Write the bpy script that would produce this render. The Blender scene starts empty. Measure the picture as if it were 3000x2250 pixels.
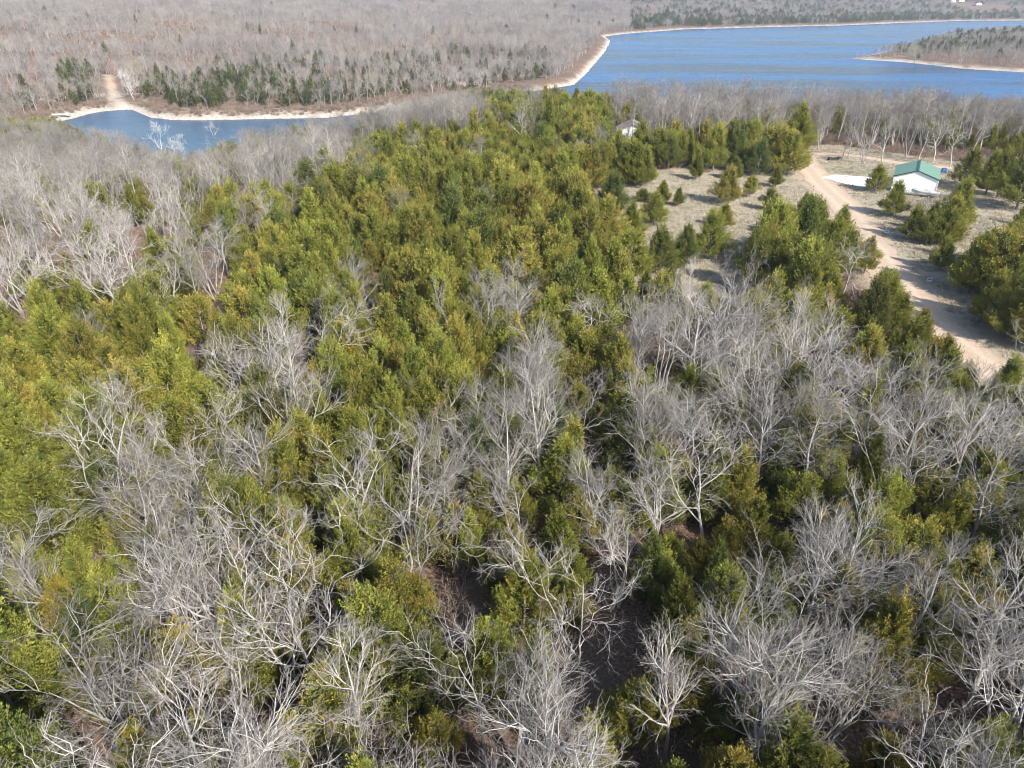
import bpy, math, random
import numpy as np
from mathutils import Vector
rng = np.random.default_rng(7); random.seed(7)
R = math.radians
S = bpy.context.scene
C = S.collection
# ------------------------------------------------------------------ camera, sky, sun, exposure
CAMH = 35.0; PITCH = R(28.7); F = 2083.0
cd = bpy.data.cameras.new('camera'); cam = bpy.data.objects.new('camera', cd); C.objects.link(cam)
cam.location = (0, 0, CAMH); cam.rotation_euler = (R(90) - PITCH, 0, 0)
cd.sensor_width = 36; cd.lens = 36 * F / 3000; cd.clip_start = 0.5; cd.clip_end = 20000
S.camera = cam
SUN_EL = R(36); SUNXY = (0.63, -0.777)                      # towards the sun
w = bpy.data.worlds.new('World'); S.world = w; w.use_nodes = True
nt = w.node_tree; bg = nt.nodes['Background']
sky = nt.nodes.new('ShaderNodeTexSky'); sky.sky_type = 'NISHITA'; sky.sun_disc = False
sky.sun_elevation = SUN_EL; sky.sun_rotation = math.atan2(SUNXY[0], SUNXY[1])
nt.links.new(sky.outputs[0], bg.inputs[0]); bg.inputs[1].default_value = 0.145
sl = bpy.data.lights.new('sun', 'SUN'); sun = bpy.data.objects.new('sun', sl); C.objects.link(sun)
sl.energy = 5.0; sl.angle = R(0.5); sl.color = (1.0, 0.95, 0.87)
sd_ = Vector((SUNXY[0] * math.cos(SUN_EL), SUNXY[1] * math.cos(SUN_EL), math.sin(SUN_EL)))
sun.rotation_euler = sd_.to_track_quat('Z', 'Y').to_euler()
S.view_settings.view_transform = 'Standard'; S.view_settings.look = 'None'
S.view_settings.exposure = 0.74; S.view_settings.gamma = 1
S.render.engine = 'CYCLES'
S.cycles.pixel_filter_type = 'BLACKMAN_HARRIS'; S.cycles.filter_width = 1.0
S.cycles.max_bounces = 5; S.cycles.diffuse_bounces = 4; S.cycles.glossy_bounces = 2
S.cycles.transmission_bounces = 3; S.cycles.volume_bounces = 0; S.cycles.transparent_max_bounces = 4

# ------------------------------------------------------------------ photo pixel (3000 x 2250) -> ground point and back
cp, sp = math.cos(PITCH), math.sin(PITCH)
def at(px, py, z=0.0):
    u = (px - 1500) / F; v = (1125 - py) / F
    Yd = cp + v * sp; Zd = -sp + v * cp
    Zd = min(Zd, -1e-4)
    t = (z - CAMH) / Zd
    return np.array((u * t, Yd * t, z))
def proj(x, y, z):
    zd = y * cp + (CAMH - z) * sp
    zd = np.maximum(zd, 0.01)
    return 1500 + F * x / zd, 1125 - F * ((z - CAMH) * cp + y * sp) / zd, zd
WL = -15.0                                                  # water level
# ------------------------------------------------------------------ terrain
lake_px = [(180,356),(221,346),(271,332),(316,325),(384,321),(416,337),(443,346),(497,352),(588,353),(814,348),(949,346),
 (1150,325),(1400,290),(1600,262),(1683,249),(1719,217),(1750,181),(1775,150),(1790,120),(1772,107),(1830,99),(2000,86),(2250,79),(2452,75),
 (2640,67),(2814,61),(2963,60),(3300,56),(3700,60),(3700,80),(3300,83),(3000,92),(2870,99),(2750,115),(2650,138),(2560,158),(2493,172),
 (2560,177),(2633,181),(2720,190),(2814,201),(3000,212),(3300,228),(3700,250),(3900,490),(3300,450),(2900,440),(2500,432),(2000,420),(1750,400),(1500,366),
 (1200,372),(1000,400),(850,430),(700,470),(560,486),(450,478),(370,462),(300,440),(240,405),(190,372)]
LAKE = np.array([at(a, b, WL)[:2] for a, b in lake_px])
CREEK = np.array([at(a, b, WL)[:2] for a, b in [(200,362),(100,372),(0,385),(-200,400),(-700,420),(-1500,430)]])
def segdist(P, A, B):
    d = B - A; L = (d ** 2).sum()
    t = np.clip(((P - A) @ d) / L, 0, 1)
    q = P - (A + t[:, None] * d)
    return np.sqrt((q ** 2).sum(1))
def inside(P, poly):
    c = np.zeros(len(P), bool); n = len(poly)
    for i in range(n):
        x1, y1 = poly[i]; x2, y2 = poly[(i + 1) % n]
        m = (y1 > P[:, 1]) != (y2 > P[:, 1])
        if y1 != y2:
            xx = (x2 - x1) * (P[:, 1] - y1) / (y2 - y1) + x1
            c ^= m & (P[:, 0] < xx)
    return c
def sm(t):
    t = np.clip(t, 0, 1); return t * t * (3 - 2 * t)
def wob(x, y, s, k):
    r = np.random.default_rng(k); o = 0
    for i in range(5):
        a = r.uniform(0, 6.28); f = r.uniform(.6, 1.7) / s; ph = r.uniform(0, 6.28)
        o = o + np.sin((x * math.cos(a) + y * math.sin(a)) * f * 6.28 + ph)
    return o / 5
near_az_px = np.array([-1500,-700,-200,0,100,180,240,300,370,450,560,700,850,1000,1200,1500,1750,2000,2500,2900,3300,3900])
near_d = []
for p, q in [(-1500,430),(-700,420),(-200,400),(0,385),(100,372),(180,360),(240,405),(300,440),(370,462),(450,478),(560,486),(700,470),(850,430),(1000,400),(1200,372),(1500,366),(1750,400),(2000,420),(2500,432),(2900,440),(3300,450),(3900,490)]:
    a = at(p, q, WL); near_d.append((math.atan2(a[0], a[1]), math.hypot(a[0], a[1])))
near_d = np.array(near_d)
def height(x, y):
    x = np.asarray(x, float); y = np.asarray(y, float)
    P = np.stack([x, y], 1)
    d = np.full(len(P), 1e9)
    n = len(LAKE)
    for i in range(n): d = np.minimum(d, segdist(P, LAKE[i], LAKE[(i + 1) % n]))
    ins = inside(P, LAKE)
    dc = np.full(len(P), 1e9)
    for i in range(len(CREEK) - 1): dc = np.minimum(dc, segdist(P, CREEK[i], CREEK[i + 1]))
    az = np.arctan2(x, y); dd = np.hypot(x, y)
    o = np.argsort(near_d[:, 0]); dn = np.interp(az, near_d[o, 0], near_d[o, 1])
    dl = np.minimum(d, dc * .9 + 2 + 1.5 * wob(x, y, 30, 5))
    dl = np.maximum(dl, 0)
    near = (dd < dn) | (y < 0)
    Wn = 120 - 58 * sm((az + .20) / .16); off = 22 * (1 - sm((az + .20) / .16))
    pen = (x > LAKE[:, 0].min()) & ~near & (dd < 1500) & (az > math.atan2(990, 2083) * .95)
    hn = WL + 1.7 * sm(dl / 6) + 13.3 * sm((dl - off) / Wn) ** .9
    hf = WL + 2.2 * sm(dl / 9) + 32 * sm(dl / 620) + 2.5 * wob(x, y, 260, 3) * sm(dl / 200) + 7 * (np.abs(wob(x, y, 210, 14)) * 2 - .7) * sm(dl / 160) * sm((1500 - dd) / 500) + 1.2 * wob(x, y, 70, 9) * sm(dl / 60)
    hp = WL + 1.8 * sm(dl / 12) + 5 * sm(dl / 160) + .5 * wob(x, y, 60, 2) * sm(dl / 60)
    h = np.where(near, hn + .35 * wob(x, y, 34, 4) * sm(dl / 60) * sm((d - 95) / 60) * 0 , np.where(pen, hp, hf))
    h = np.where(ins, WL - .3 - np.minimum(d * .12, 3), h)
    return h, np.where(ins, -d, d), near, pen
def gh(x, y): return float(height([x], [y])[0][0])
def ground_at(px, py):
    z = 0.0
    for _ in range(25):
        p = at(px, py, z); z = .5 * z + .5 * gh(p[0], p[1])
    p = at(px, py, z); return p[0], p[1], gh(p[0], p[1])

# ------------------------------------------------------------------ mesh helpers
def mesh_np(name, V, Q, mats, tint=None, midx=None, smooth=False):
    me = bpy.data.meshes.new(name)
    V = np.asarray(V, np.float32); Q = np.asarray(Q, np.int32)
    nq, k = Q.shape
    me.vertices.add(len(V)); me.vertices.foreach_set('co', V.ravel())
    me.loops.add(nq * k); me.loops.foreach_set('vertex_index', Q.ravel())
    me.polygons.add(nq); me.polygons.foreach_set('loop_start', np.arange(0, nq * k, k, dtype=np.int32))
    if midx is not None: me.polygons.foreach_set('material_index', np.asarray(midx, np.int32))
    me.polygons.foreach_set('use_smooth', np.full(nq, smooth))
    me.update(calc_edges=True)
    if tint is not None:
        a = me.attributes.new('tint', 'FLOAT', 'FACE'); a.data.foreach_set('value', np.asarray(tint, np.float32))
    for m in mats: me.materials.append(m)
    return me
def unit(v): return v / np.maximum(np.linalg.norm(v, axis=-1, keepdims=True), 1e-9)
def tubes(pts, rad, ns):
    """pts (n,k,3) rad (n,k) -> V, Q"""
    n, k, _ = pts.shape
    t = np.empty_like(pts); t[:, 1:-1] = pts[:, 2:] - pts[:, :-2]; t[:, 0] = pts[:, 1] - pts[:, 0]; t[:, -1] = pts[:, -1] - pts[:, -2]
    t = unit(t)
    ref = np.where(np.abs(t[:, :1, 2:3]) > .8, np.array([1., 0, 0]), np.array([0, 0, 1.]))
    a = unit(np.cross(t, ref)); b = np.cross(t, a)
    ang = np.arange(ns) * 2 * math.pi / ns
    V = pts[:, :, None] + rad[:, :, None, None] * (a[:, :, None] * np.cos(ang)[:, None] + b[:, :, None] * np.sin(ang)[:, None])
    i = np.arange(n)[:, None, None] * k * ns; j = np.arange(k - 1)[None, :, None] * ns; s = np.arange(ns)[None, None, :]
    s2 = (s + 1) % ns
    q = np.stack([i + j + s, i + j + s2, i + j + ns + s2, i + j + ns + s], -1)
    return V.reshape(-1, 3), q.reshape(-1, 4)
def cat(parts):
    V, Q, o = [], [], 0
    for v, q in parts: V.append(v); Q.append(q + o); o += len(v)
    return np.concatenate(V), np.concatenate(Q)
def grow(r, st, di, ln, r0, r1, ns, wig, up):
    n = len(st); pts = np.empty((n, ns + 1, 3)); pts[:, 0] = st; d = unit(di)
    for s in range(ns):
        pts[:, s + 1] = pts[:, s] + d * (ln / ns)[:, None]
        d = unit(d + r.normal(0, wig, (n, 3)) + np.array([0, 0, up]))
    f = np.linspace(0, 1, ns + 1)[None]
    return pts, r0[:, None] * (1 - f) + r1[:, None] * f
def children(r, pts, rad, per, t0, t1, ang0, ang1, ln, rfac, taper_len=.5):
    n, k, _ = pts.shape
    t = r.uniform(t0, t1, (n, per)); t = np.sort(t, 1)
    f = t * (k - 1); i = np.minimum(f.astype(int), k - 2); u = (f - i)[..., None]
    idx = np.arange(n)[:, None]
    p0 = pts[idx, i]; p1 = pts[idx, i + 1]
    st = p0 * (1 - u) + p1 * u; d = unit(p1 - p0)
    rr = rad[idx, i] * (1 - u[..., 0]) + rad[idx, i + 1] * u[..., 0]
    q = unit(np.cross(d, r.normal(0, 1, d.shape)))
    a = r.uniform(ang0, ang1, t.shape)[..., None]
    nd = d * np.cos(a) + q * np.sin(a)
    L = ln * (1 - taper_len * t) * r.uniform(.65, 1.25, t.shape)
    return st.reshape(-1, 3), nd.reshape(-1, 3), L.ravel(), (rr * rfac).ravel()
def bare(seed, H, style, lod):
    """returns (trunk V,Q), (branches V,Q)"""
    r = np.random.default_rng(seed)
    spread = {'oak': .92, 'slim': .55, 'multi': .85, 'wide': 1.15}[style]
    crook = {'oak': .30, 'slim': .14, 'multi': .20, 'wide': .34}[style]
    nst = 3 if style == 'multi' else (2 if style == 'wide' else 1)
    di = np.array([[r.normal(0, .3), r.normal(0, .3), 1.] for _ in range(nst)]) if nst > 1 else np.array([[r.normal(0, .08), r.normal(0, .08), 1.]])
    base = {'near': 1.0, 'mid': 1.1, 'far': 1.35}[lod]
    r0 = np.full(nst, .0115 * H * base * (1.1 if nst == 1 else .8)); r1 = r0 * .10
    p0, a0 = grow(r, np.zeros((nst, 3)), di, np.full(nst, H * (.72 if style != 'slim' else .85)), r0, r1, 8, crook * .42, .12)
    p0[:, 0, 2] -= .4
    nl = {'oak': 9, 'slim': 12, 'multi': 5, 'wide': 6}[style]
    per = {'near': (nl, 6, 4, 4), 'mid': (nl, 5, 4, 2), 'far': (nl, 4, 4, 0)}[lod]
    mul = {'near': 1.0, 'mid': 1.25, 'far': 2.0}[lod]
    t0 = .28 if style != 'slim' else .35
    s1 = children(r, p0, a0, per[0], t0, .98, .45, .95, .52 * H * spread, .60, .45)
    p1, a1 = grow(r, s1[0], s1[1], s1[2], s1[3], s1[3] * .3, 7, crook, .13)
    s2 = children(r, p1, a1, per[1], .2, .98, .4, .9, .24 * H * (spread * .5 + .5), .62, .4)
    k2 = np.maximum(s2[3] * .85, .019); p2, a2 = grow(r, s2[0], s2[1], s2[2], k2, k2 * .4, 5, crook * 1.05, .10)
    k2 = k2
    s3 = children(r, p2, a2, per[2], .2, 1, .4, .95, .10 * H, .7, .3)
    m3 = np.maximum(s3[3] * .8, .0105) * (mul ** .8)
    p3, a3 = grow(r, s3[0], s3[1], s3[2], m3, m3 * .5, 4 if lod != 'far' else 2, crook * 1.1, .07)
    tr = tubes(p0, a0, 8 if lod == 'near' else 5)
    parts = [tubes(p1, a1, 6 if lod == 'near' else 4), tubes(p2, a2, 4 if lod == 'near' else 3), tubes(p3, a3, 3)]
    if per[3]:
        s4 = children(r, p3, a3, per[3], .15, 1, .4, .95, .045 * H, .7, .3)
        m4 = np.full(len(s4[3]), .0058 if lod == 'near' else .0095)
        p4, a4 = grow(r, s4[0], s4[1], s4[2], m4, m4 * .6, 2, .25, .05)
        parts.append(tubes(p4, a4, 3))
    b_ = cat(parts); nl_q = len(parts[0][1]) + len(parts[1][1])
    return tr, (*b_, (np.arange(len(b_[1])) >= nl_q).astype(int))
def cedar(seed, style, lod):
    """unit height ~7 m; returns (trunk V,Q), (foliage V,Q,tint)"""
    r = np.random.default_rng(seed); H = 7.0
    R0 = {'cone': 1.75, 'wide': 2.3, 'slim': 1.3, 'round': 2.0}[style] * r.uniform(.92, 1.08)
    zb = {'cone': .9, 'wide': .7, 'slim': .5, 'round': 1.0}[style]
    nt_, nsp = {'near': (900, 36), 'mid': (620, 18), 'far': (190, 8)}[lod]
    big = {'near': .66, 'mid': 1.05, 'far': 2.1}[lod]
    k = nt_ * 4
    t = r.uniform(0, 1, k)
    def prof(t):
        if style == 'round': return (1 - t ** 1.7) ** .75 * np.minimum(1, .55 + t * 3)
        if style == 'wide': return (1 - t) ** .80 * np.minimum(1, .6 + t * 4)
        return (1 - t) ** .95 * np.minimum(1, .62 + t * 4)
    keep = r.uniform(0, 1, k) < np.maximum(prof(t), .13); t = t[keep][:nt_]; n = len(t)
    # tufts gather on main boughs: quantise azimuth/height softly
    az = r.uniform(0, 2 * math.pi, n)
    nb = 34; bt = r.uniform(0, 1, nb); ba = r.uniform(0, 6.283, nb); bl = r.uniform(.58, 1.42, nb)
    dd = (t[:, None] - bt[None]) ** 2 * 30 + (1 - np.cos(az[:, None] - ba[None])) * 1.5
    j = dd.argmin(1); az = az + .35 * ((ba[j] - az + math.pi) % (2 * math.pi) - math.pi); t = np.clip(t * .8 + bt[j] * .2, 0, 1)
    fr = 1 - .62 * r.uniform(0, 1, n) ** 1.7
    rad = R0 * prof(t) * fr * bl[j] * (1 + .12 * np.sin(az * 3 + seed))
    out = np.stack([np.cos(az), np.sin(az), np.zeros(n)], 1)
    z = zb + t * (H - zb - .55) + rad * .12
    p = out * rad[:, None]; p[:, 2] = z
    upw = 1.0 + 1.7 * t + r.normal(0, .35, n)
    d = unit(out + np.array([0, 0, 1.]) * upw[:, None] + r.normal(0, .18, (n, 3)))
    L = r.uniform(.45, 1.15, n) * (1.0 if lod != 'far' else 1.2)
    # leader
    p[:6] = np.stack([r.normal(0, .06, 6), r.normal(0, .06, 6), H - .3 - np.arange(6) * .28], 1); d[:6] = unit(np.stack([r.normal(0, .1, 6), r.normal(0, .1, 6), np.ones(6)], 1))
    s = r.uniform(0, 1, (n, nsp)); wdt = .145 * (1 - s) ** .8 + .012
    rr = unit(r.normal(0, 1, (n, nsp, 3)))
    c = p[:, None] + d[:, None] * (s * L[:, None])[..., None] + rr * wdt[..., None]
    sd = unit(d[:, None] * 1.0 + rr * .5 + r.normal(0, .22, (n, nsp, 3)))
    sl_ = r.uniform(.14, .28, (n, nsp)) * big; sw = r.uniform(.024, .045, (n, nsp)) * big
    side = unit(np.cross(sd, r.normal(0, 1, sd.shape)))
    c = c.reshape(-1, 3); sd = sd.reshape(-1, 3); side = side.reshape(-1, 3); sl_ = sl_.reshape(-1, 1); sw = sw.reshape(-1, 1)
    V = np.stack([c, c + sd * sl_ * .55 + side * sw, c + sd * sl_, c + sd * sl_ * .5 - side * sw], 1).reshape(-1, 3)
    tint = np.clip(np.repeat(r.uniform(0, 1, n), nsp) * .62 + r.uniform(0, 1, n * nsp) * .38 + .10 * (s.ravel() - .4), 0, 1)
    # inner foliage screen, crown's inner shade put into its darker tint
    m = n // 2; az2 = r.uniform(0, 6.283, m); t2 = r.uniform(0, .92, m); r2 = R0 * prof(t2) * r.uniform(.1, .6, m)
    c2 = np.stack([np.cos(az2) * r2, np.sin(az2) * r2, zb + t2 * (H - zb - .5)], 1)
    d2 = unit(np.stack([np.cos(az2), np.sin(az2), r.uniform(.2, 1, m)], 1)); e2 = unit(np.cross(d2, r.normal(0, 1, d2.shape)))
    V2 = np.stack([c2, c2 + d2 * .28 + e2 * .13, c2 + d2 * .6, c2 + d2 * .3 - e2 * .13], 1).reshape(-1, 3)
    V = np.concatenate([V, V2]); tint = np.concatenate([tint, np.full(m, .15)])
    Q = np.arange(len(V)).reshape(-1, 4)
    # trunk with boughs
    tp = np.zeros((1, 8, 3)); tp[0, :, 2] = np.linspace(-.4, H - .5, 8); tp[0, 1:, :2] = r.normal(0, .05, (7, 2))
    ta = np.linspace(.13, .02, 8)[None]
    nb2 = {'near': 46, 'mid': 30, 'far': 8}[lod]
    st, nd, LL, ra = children(r, tp, ta, nb2, .14, .95, 1.0, 1.4, R0 * 1.05, .3, .75)
    nd[:, 2] = np.abs(nd[:, 2]) * .5 + .15
    pb, ab = grow(r, st, nd, LL, np.maximum(ra, .014), np.full(len(ra), .007), 4, .12, .08)
    parts = [tubes(tp, ta, 6 if lod == 'near' else 4), tubes(pb, ab, 3)]
    return cat(parts), (V, Q, tint)

# ------------------------------------------------------------------ materials
def mat(name):
    m = bpy.data.materials.new(name); m.use_nodes = True
    return m, m.node_tree, m.node_tree.nodes['Principled BSDF']
def N(nt, t, **kw):
    n = nt.nodes.new(t)
    for k, v in kw.items(): setattr(n, k, v)
    return n
def noise(nt, scale, detail=4, vec=None, rough=.6):
    n = N(nt, 'ShaderNodeTexNoise'); n.inputs['Scale'].default_value = scale; n.inputs['Detail'].default_value = detail; n.inputs['Roughness'].default_value = rough
    if vec is not None: nt.links.new(vec, n.inputs['Vector'])
    return n.outputs['Fac']
def ramp(nt, fac, stops, interp='LINEAR'):
    n = N(nt, 'ShaderNodeValToRGB'); n.color_ramp.interpolation = interp
    e = n.color_ramp.elements
    while len(e) < len(stops): e.new(.5)
    for i, (p, c) in enumerate(stops): e[i].position = p; e[i].color = (*c, 1) if len(c) == 3 else c
    nt.links.new(fac, n.inputs[0]); return n.outputs[0]
def mix(nt, f, a, b, bt='MIX'):
    n = N(nt, 'ShaderNodeMix', data_type='RGBA', blend_type=bt)
    if isinstance(f, (int, float)): n.inputs[0].default_value = f
    else: nt.links.new(f, n.inputs[0])
    for i, x in ((6, a), (7, b)):
        if isinstance(x, tuple): n.inputs[i].default_value = (*x, 1)
        else: nt.links.new(x, n.inputs[i])
    return n.outputs[2]
def math_(nt, op, a, b=0.0, c=None, clamp=False):
    n = N(nt, 'ShaderNodeMath', operation=op, use_clamp=clamp)
    for i, x in enumerate((a, b) if c is None else (a, b, c)):
        if isinstance(x, (int, float)): n.inputs[i].default_value = x
        else: nt.links.new(x, n.inputs[i])
    return n.outputs[0]
def geo(nt): return N(nt, 'ShaderNodeNewGeometry').outputs['Position']
def cedar_mat(name, g0, g1, gold, goldness):
    m, t, p = mat(name)
    at_ = N(t, 'ShaderNodeAttribute', attribute_name='tint').outputs['Fac']
    rnd = N(t, 'ShaderNodeObjectInfo').outputs['Random']
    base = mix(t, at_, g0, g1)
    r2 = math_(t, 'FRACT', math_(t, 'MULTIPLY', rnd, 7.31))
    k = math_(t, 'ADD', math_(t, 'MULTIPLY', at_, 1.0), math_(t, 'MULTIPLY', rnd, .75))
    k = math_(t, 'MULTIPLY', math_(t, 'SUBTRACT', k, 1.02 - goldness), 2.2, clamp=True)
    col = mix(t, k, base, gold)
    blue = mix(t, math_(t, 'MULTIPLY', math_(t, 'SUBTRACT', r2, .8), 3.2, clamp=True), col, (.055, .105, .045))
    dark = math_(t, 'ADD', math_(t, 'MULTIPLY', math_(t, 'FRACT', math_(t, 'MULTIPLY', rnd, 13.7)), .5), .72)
    vm = N(t, 'ShaderNodeVectorMath', operation='SCALE'); t.links.new(blue, vm.inputs[0]); t.links.new(dark, vm.inputs['Scale'])
    t.links.new(vm.outputs[0], p.inputs['Base Color']); p.inputs['Roughness'].default_value = .62
    p.inputs['Specular IOR Level'].default_value = .25
    tr = N(t, 'ShaderNodeBsdfTranslucent'); t.links.new(vm.outputs[0], tr.inputs[0])
    ms = N(t, 'ShaderNodeMixShader'); ms.inputs[0].default_value = .30
    t.links.new(p.outputs[0], ms.inputs[1]); t.links.new(tr.outputs[0], ms.inputs[2])
    t.links.new(ms.outputs[0], t.nodes['Material Output'].inputs[0])
    return m
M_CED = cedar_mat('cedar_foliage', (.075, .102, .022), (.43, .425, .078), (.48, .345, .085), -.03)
M_CEDF = cedar_mat('cedar_foliage_far', (.035, .055, .018), (.15, .17, .045), (.24, .17, .05), -.15)
M_CEDW = cedar_mat('cedar_foliage_yellow', (.16, .17, .025), (.40, .38, .05), (.48, .33, .07), .15)
def bark_mat(name, a, b, lich=None, sc=6):
    m, t, p = mat(name); g = N(t, 'ShaderNodeTexCoord').outputs['Object']
    n1 = noise(t, sc, 4, g); rnd = N(t, 'ShaderNodeObjectInfo').outputs['Random']
    c = mix(t, n1, a, b)
    v = math_(t, 'ADD', math_(t, 'MULTIPLY', rnd, .55), .66)
    vm = N(t, 'ShaderNodeVectorMath', operation='SCALE'); t.links.new(c, vm.inputs[0]); t.links.new(v, vm.inputs['Scale'])
    t.links.new(vm.outputs[0], p.inputs['Base Color']); p.inputs['Roughness'].default_value = .85
    p.inputs['Specular IOR Level'].default_value = .2
    return m
M_BARK = bark_mat('grey_bark', (.25, .225, .20), (.62, .59, .55))
M_TWIG = bark_mat('grey_twig', (.17, .15, .135), (.34, .315, .29), sc=2)
M_PALE = bark_mat('white_bark', (.40, .38, .35), (.66, .64, .60), sc=3)
M_CBARK = bark_mat('cedar_bark', (.16, .12, .095), (.34, .29, .25))
M_BRUSH = bark_mat('brush_twig', (.17, .12, .09), (.33, .26, .20), sc=1)
M_FARB = bark_mat('far_bark', (.21, .195, .18), (.38, .355, .335), sc=.5)
t = M_FARB.node_tree; p = t.nodes['Principled BSDF']; src = p.inputs['Base Color'].links[0].from_socket   # stands differ in tone from place to place
lo_ = N(t, 'ShaderNodeObjectInfo').outputs['Location']; sn_ = noise(t, .009, 4, lo_, .6)
tn_ = ramp(t, sn_, [(.36, (.74, .70, .70)), (.5, (1, 1, 1)), (.62, (1.0, .92, .84)), (.72, (1.18, 1.12, 1.08))])
t.links.new(mix(t, 1.0, src, tn_, 'MULTIPLY'), p.inputs['Base Color'])
def simple(name, col, rough=.7, spec=.3, var=.12, sc=8, metal=0):
    m, t, p = mat(name); n1 = noise(t, sc, 3, N(t, 'ShaderNodeTexCoord').outputs['Object'])
    lo = tuple(c * (1 - var) for c in col); hi = tuple(min(1, c * (1 + var)) for c in col)
    t.links.new(mix(t, n1, lo, hi), p.inputs['Base Color']); p.inputs['Roughness'].default_value = rough
    p.inputs['Specular IOR Level'].default_value = spec; p.inputs['Metallic'].default_value = metal
    return m
# ground: litter / grass chosen by a vertex attribute, pale rock just above the water line
m, t, p = mat('ground'); M_GROUND = m; g = geo(t)
grass = N(t, 'ShaderNodeAttribute', attribute_name='grass').outputs['Fac']
bank = N(t, 'ShaderNodeAttribute', attribute_name='bank').outputs['Fac']
nf = noise(t, 4.5, 6, g, .75); nm = noise(t, .35, 5, g); nl_ = noise(t, .05, 4, g)
litter = ramp(t, nf, [(.33, (.035, .022, .015)), (.45, (.13, .078, .052)), (.56, (.29, .185, .125)), (.68, (.52, .40, .31))])
litter = mix(t, ramp(t, nl_, [(.42, (0, 0, 0)), (.6, (1, 1, 1))]), litter, mix(t, nf, (.05, .038, .028), (.27, .20, .155)))
gr = ramp(t, nf, [(.3, (.22, .185, .13)), (.5, (.37, .32, .245)), (.7, (.50, .45, .365))])
gr = mix(t, ramp(t, nm, [(.5, (0, 0, 0)), (.68, (.65, .65, .65))]), gr, (.24, .215, .13))
gr = mix(t, ramp(t, nl_, [(.5, (0, 0, 0)), (.64, (.5, .5, .5))]), gr, (.42, .33, .26))
green = N(t, 'ShaderNodeAttribute', attribute_name='green').outputs['Fac']
gr = mix(t, math_(t, 'MULTIPLY', green, nm), gr, (.13, .20, .05))
rock = ramp(t, noise(t, .9, 6, g, .8), [(.3, (.26, .20, .15)), (.47, (.44, .37, .30)), (.62, (.66, .62, .55))])
dirt = N(t, 'ShaderNodeAttribute', attribute_name='dirt').outputs['Fac']
c = mix(t, grass, litter, gr)
c = mix(t, dirt, c, mix(t, nf, (.40, .29, .20), (.62, .49, .37)))
c = mix(t, bank, c, rock)
t.links.new(c, p.inputs['Base Color']); p.inputs['Roughness'].default_value = .95; p.inputs['Specular IOR Level'].default_value = .1
bp = N(t, 'ShaderNodeBump'); bp.inputs['Strength'].default_value = .7; bp.inputs['Distance'].default_value = .25
t.links.new(nf, bp.inputs['Height']); t.links.new(bp.outputs[0], p.inputs['Normal'])
# gravel road
m, t, p = mat('road_gravel'); M_ROAD = m; g = geo(t)
nf = noise(t, 7, 6, g, .8); nm = noise(t, .5, 4, g)
uvm = N(t, 'ShaderNodeAttribute', attribute_name='across').outputs['Fac']
rut = ramp(t, uvm, [(.12, (0, 0, 0)), (.27, (1, 1, 1)), (.40, (.15, .15, .15)), (.5, (0, 0, 0)), (.60, (.15, .15, .15)), (.73, (1, 1, 1)), (.88, (0, 0, 0))])
c = ramp(t, nf, [(.3, (.22, .15, .10)), (.5, (.47, .345, .245)), (.7, (.68, .54, .41))])
c = mix(t, math_(t, 'MULTIPLY', rut, .55), c, (.62, .49, .37))
c = mix(t, ramp(t, nm, [(.5, (0, 0, 0)), (.7, (.6, .6, .6))]), c, (.44, .36, .29))
t.links.new(c, p.inputs['Base Color']); p.inputs['Roughness'].default_value = .95
bp = N(t, 'ShaderNodeBump'); bp.inputs['Strength'].default_value = .5; bp.inputs['Distance'].default_value = .08
t.links.new(nf, bp.inputs['Height']); t.links.new(bp.outputs[0], p.inputs['Normal'])
m, t, p = mat('white_gravel'); M_WGRAV = m; g = geo(t)
c = ramp(t, noise(t, 3, 6, g, .8), [(.33, (.40, .37, .32)), (.5, (.68, .66, .62)), (.66, (.82, .81, .79))])
t.links.new(c, p.inputs['Base Color']); p.inputs['Roughness'].default_value = .95
# water
m, t, p = mat('water'); M_WATER = m; g = geo(t)
mp = N(t, 'ShaderNodeMapping'); mp.inputs['Scale'].default_value = (.0035, .016, 1); mp.inputs['Rotation'].default_value = (0, 0, .12); t.links.new(g, mp.inputs[0])
band = noise(t, 1.0, 4, mp.outputs[0], .55)
mp2 = N(t, 'ShaderNodeMapping'); mp2.inputs['Scale'].default_value = (.10, .35, 1); mp2.inputs['Rotation'].default_value = (0, 0, .1); t.links.new(g, mp2.inputs[0])
wv = noise(t, 1.0, 5, mp2.outputs[0], .7)
mp3 = N(t, 'ShaderNodeMapping'); mp3.inputs['Scale'].default_value = (.02, .07, 1); t.links.new(g, mp3.inputs[0])
wv2 = noise(t, 1.0, 5, mp3.outputs[0], .6)
sepg = N(t, 'ShaderNodeSeparateXYZ'); t.links.new(g, sepg.inputs[0])
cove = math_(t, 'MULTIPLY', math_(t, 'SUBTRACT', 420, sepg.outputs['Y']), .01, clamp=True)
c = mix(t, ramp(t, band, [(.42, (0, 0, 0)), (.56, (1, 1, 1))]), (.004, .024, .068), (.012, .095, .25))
c = mix(t, ramp(t, wv, [(.35, (.45, .45, .45)), (.5, (0, 0, 0))]), c, (.004, .02, .055))  # wave shading put into the colour: dark troughs
c = mix(t, ramp(t, wv2, [(.55, (0, 0, 0)), (.72, (.55, .55, .55))]), c, (.022, .14, .33))  # pale crests, sky sheen on the waves put into the colour
c = mix(t, cove, c, (.025, .07, .12))  # bank's reflection in the cove put into the base colour
t.links.new(c, p.inputs['Base Color']); p.inputs['IOR'].default_value = 1.33
t.links.new(math_(t, 'ADD', math_(t, 'MULTIPLY', band, .25), .12), p.inputs['Roughness'])
bp = N(t, 'ShaderNodeBump'); bp.inputs['Strength'].default_value = 1.0; bp.inputs['Distance'].default_value = 1.0
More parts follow.
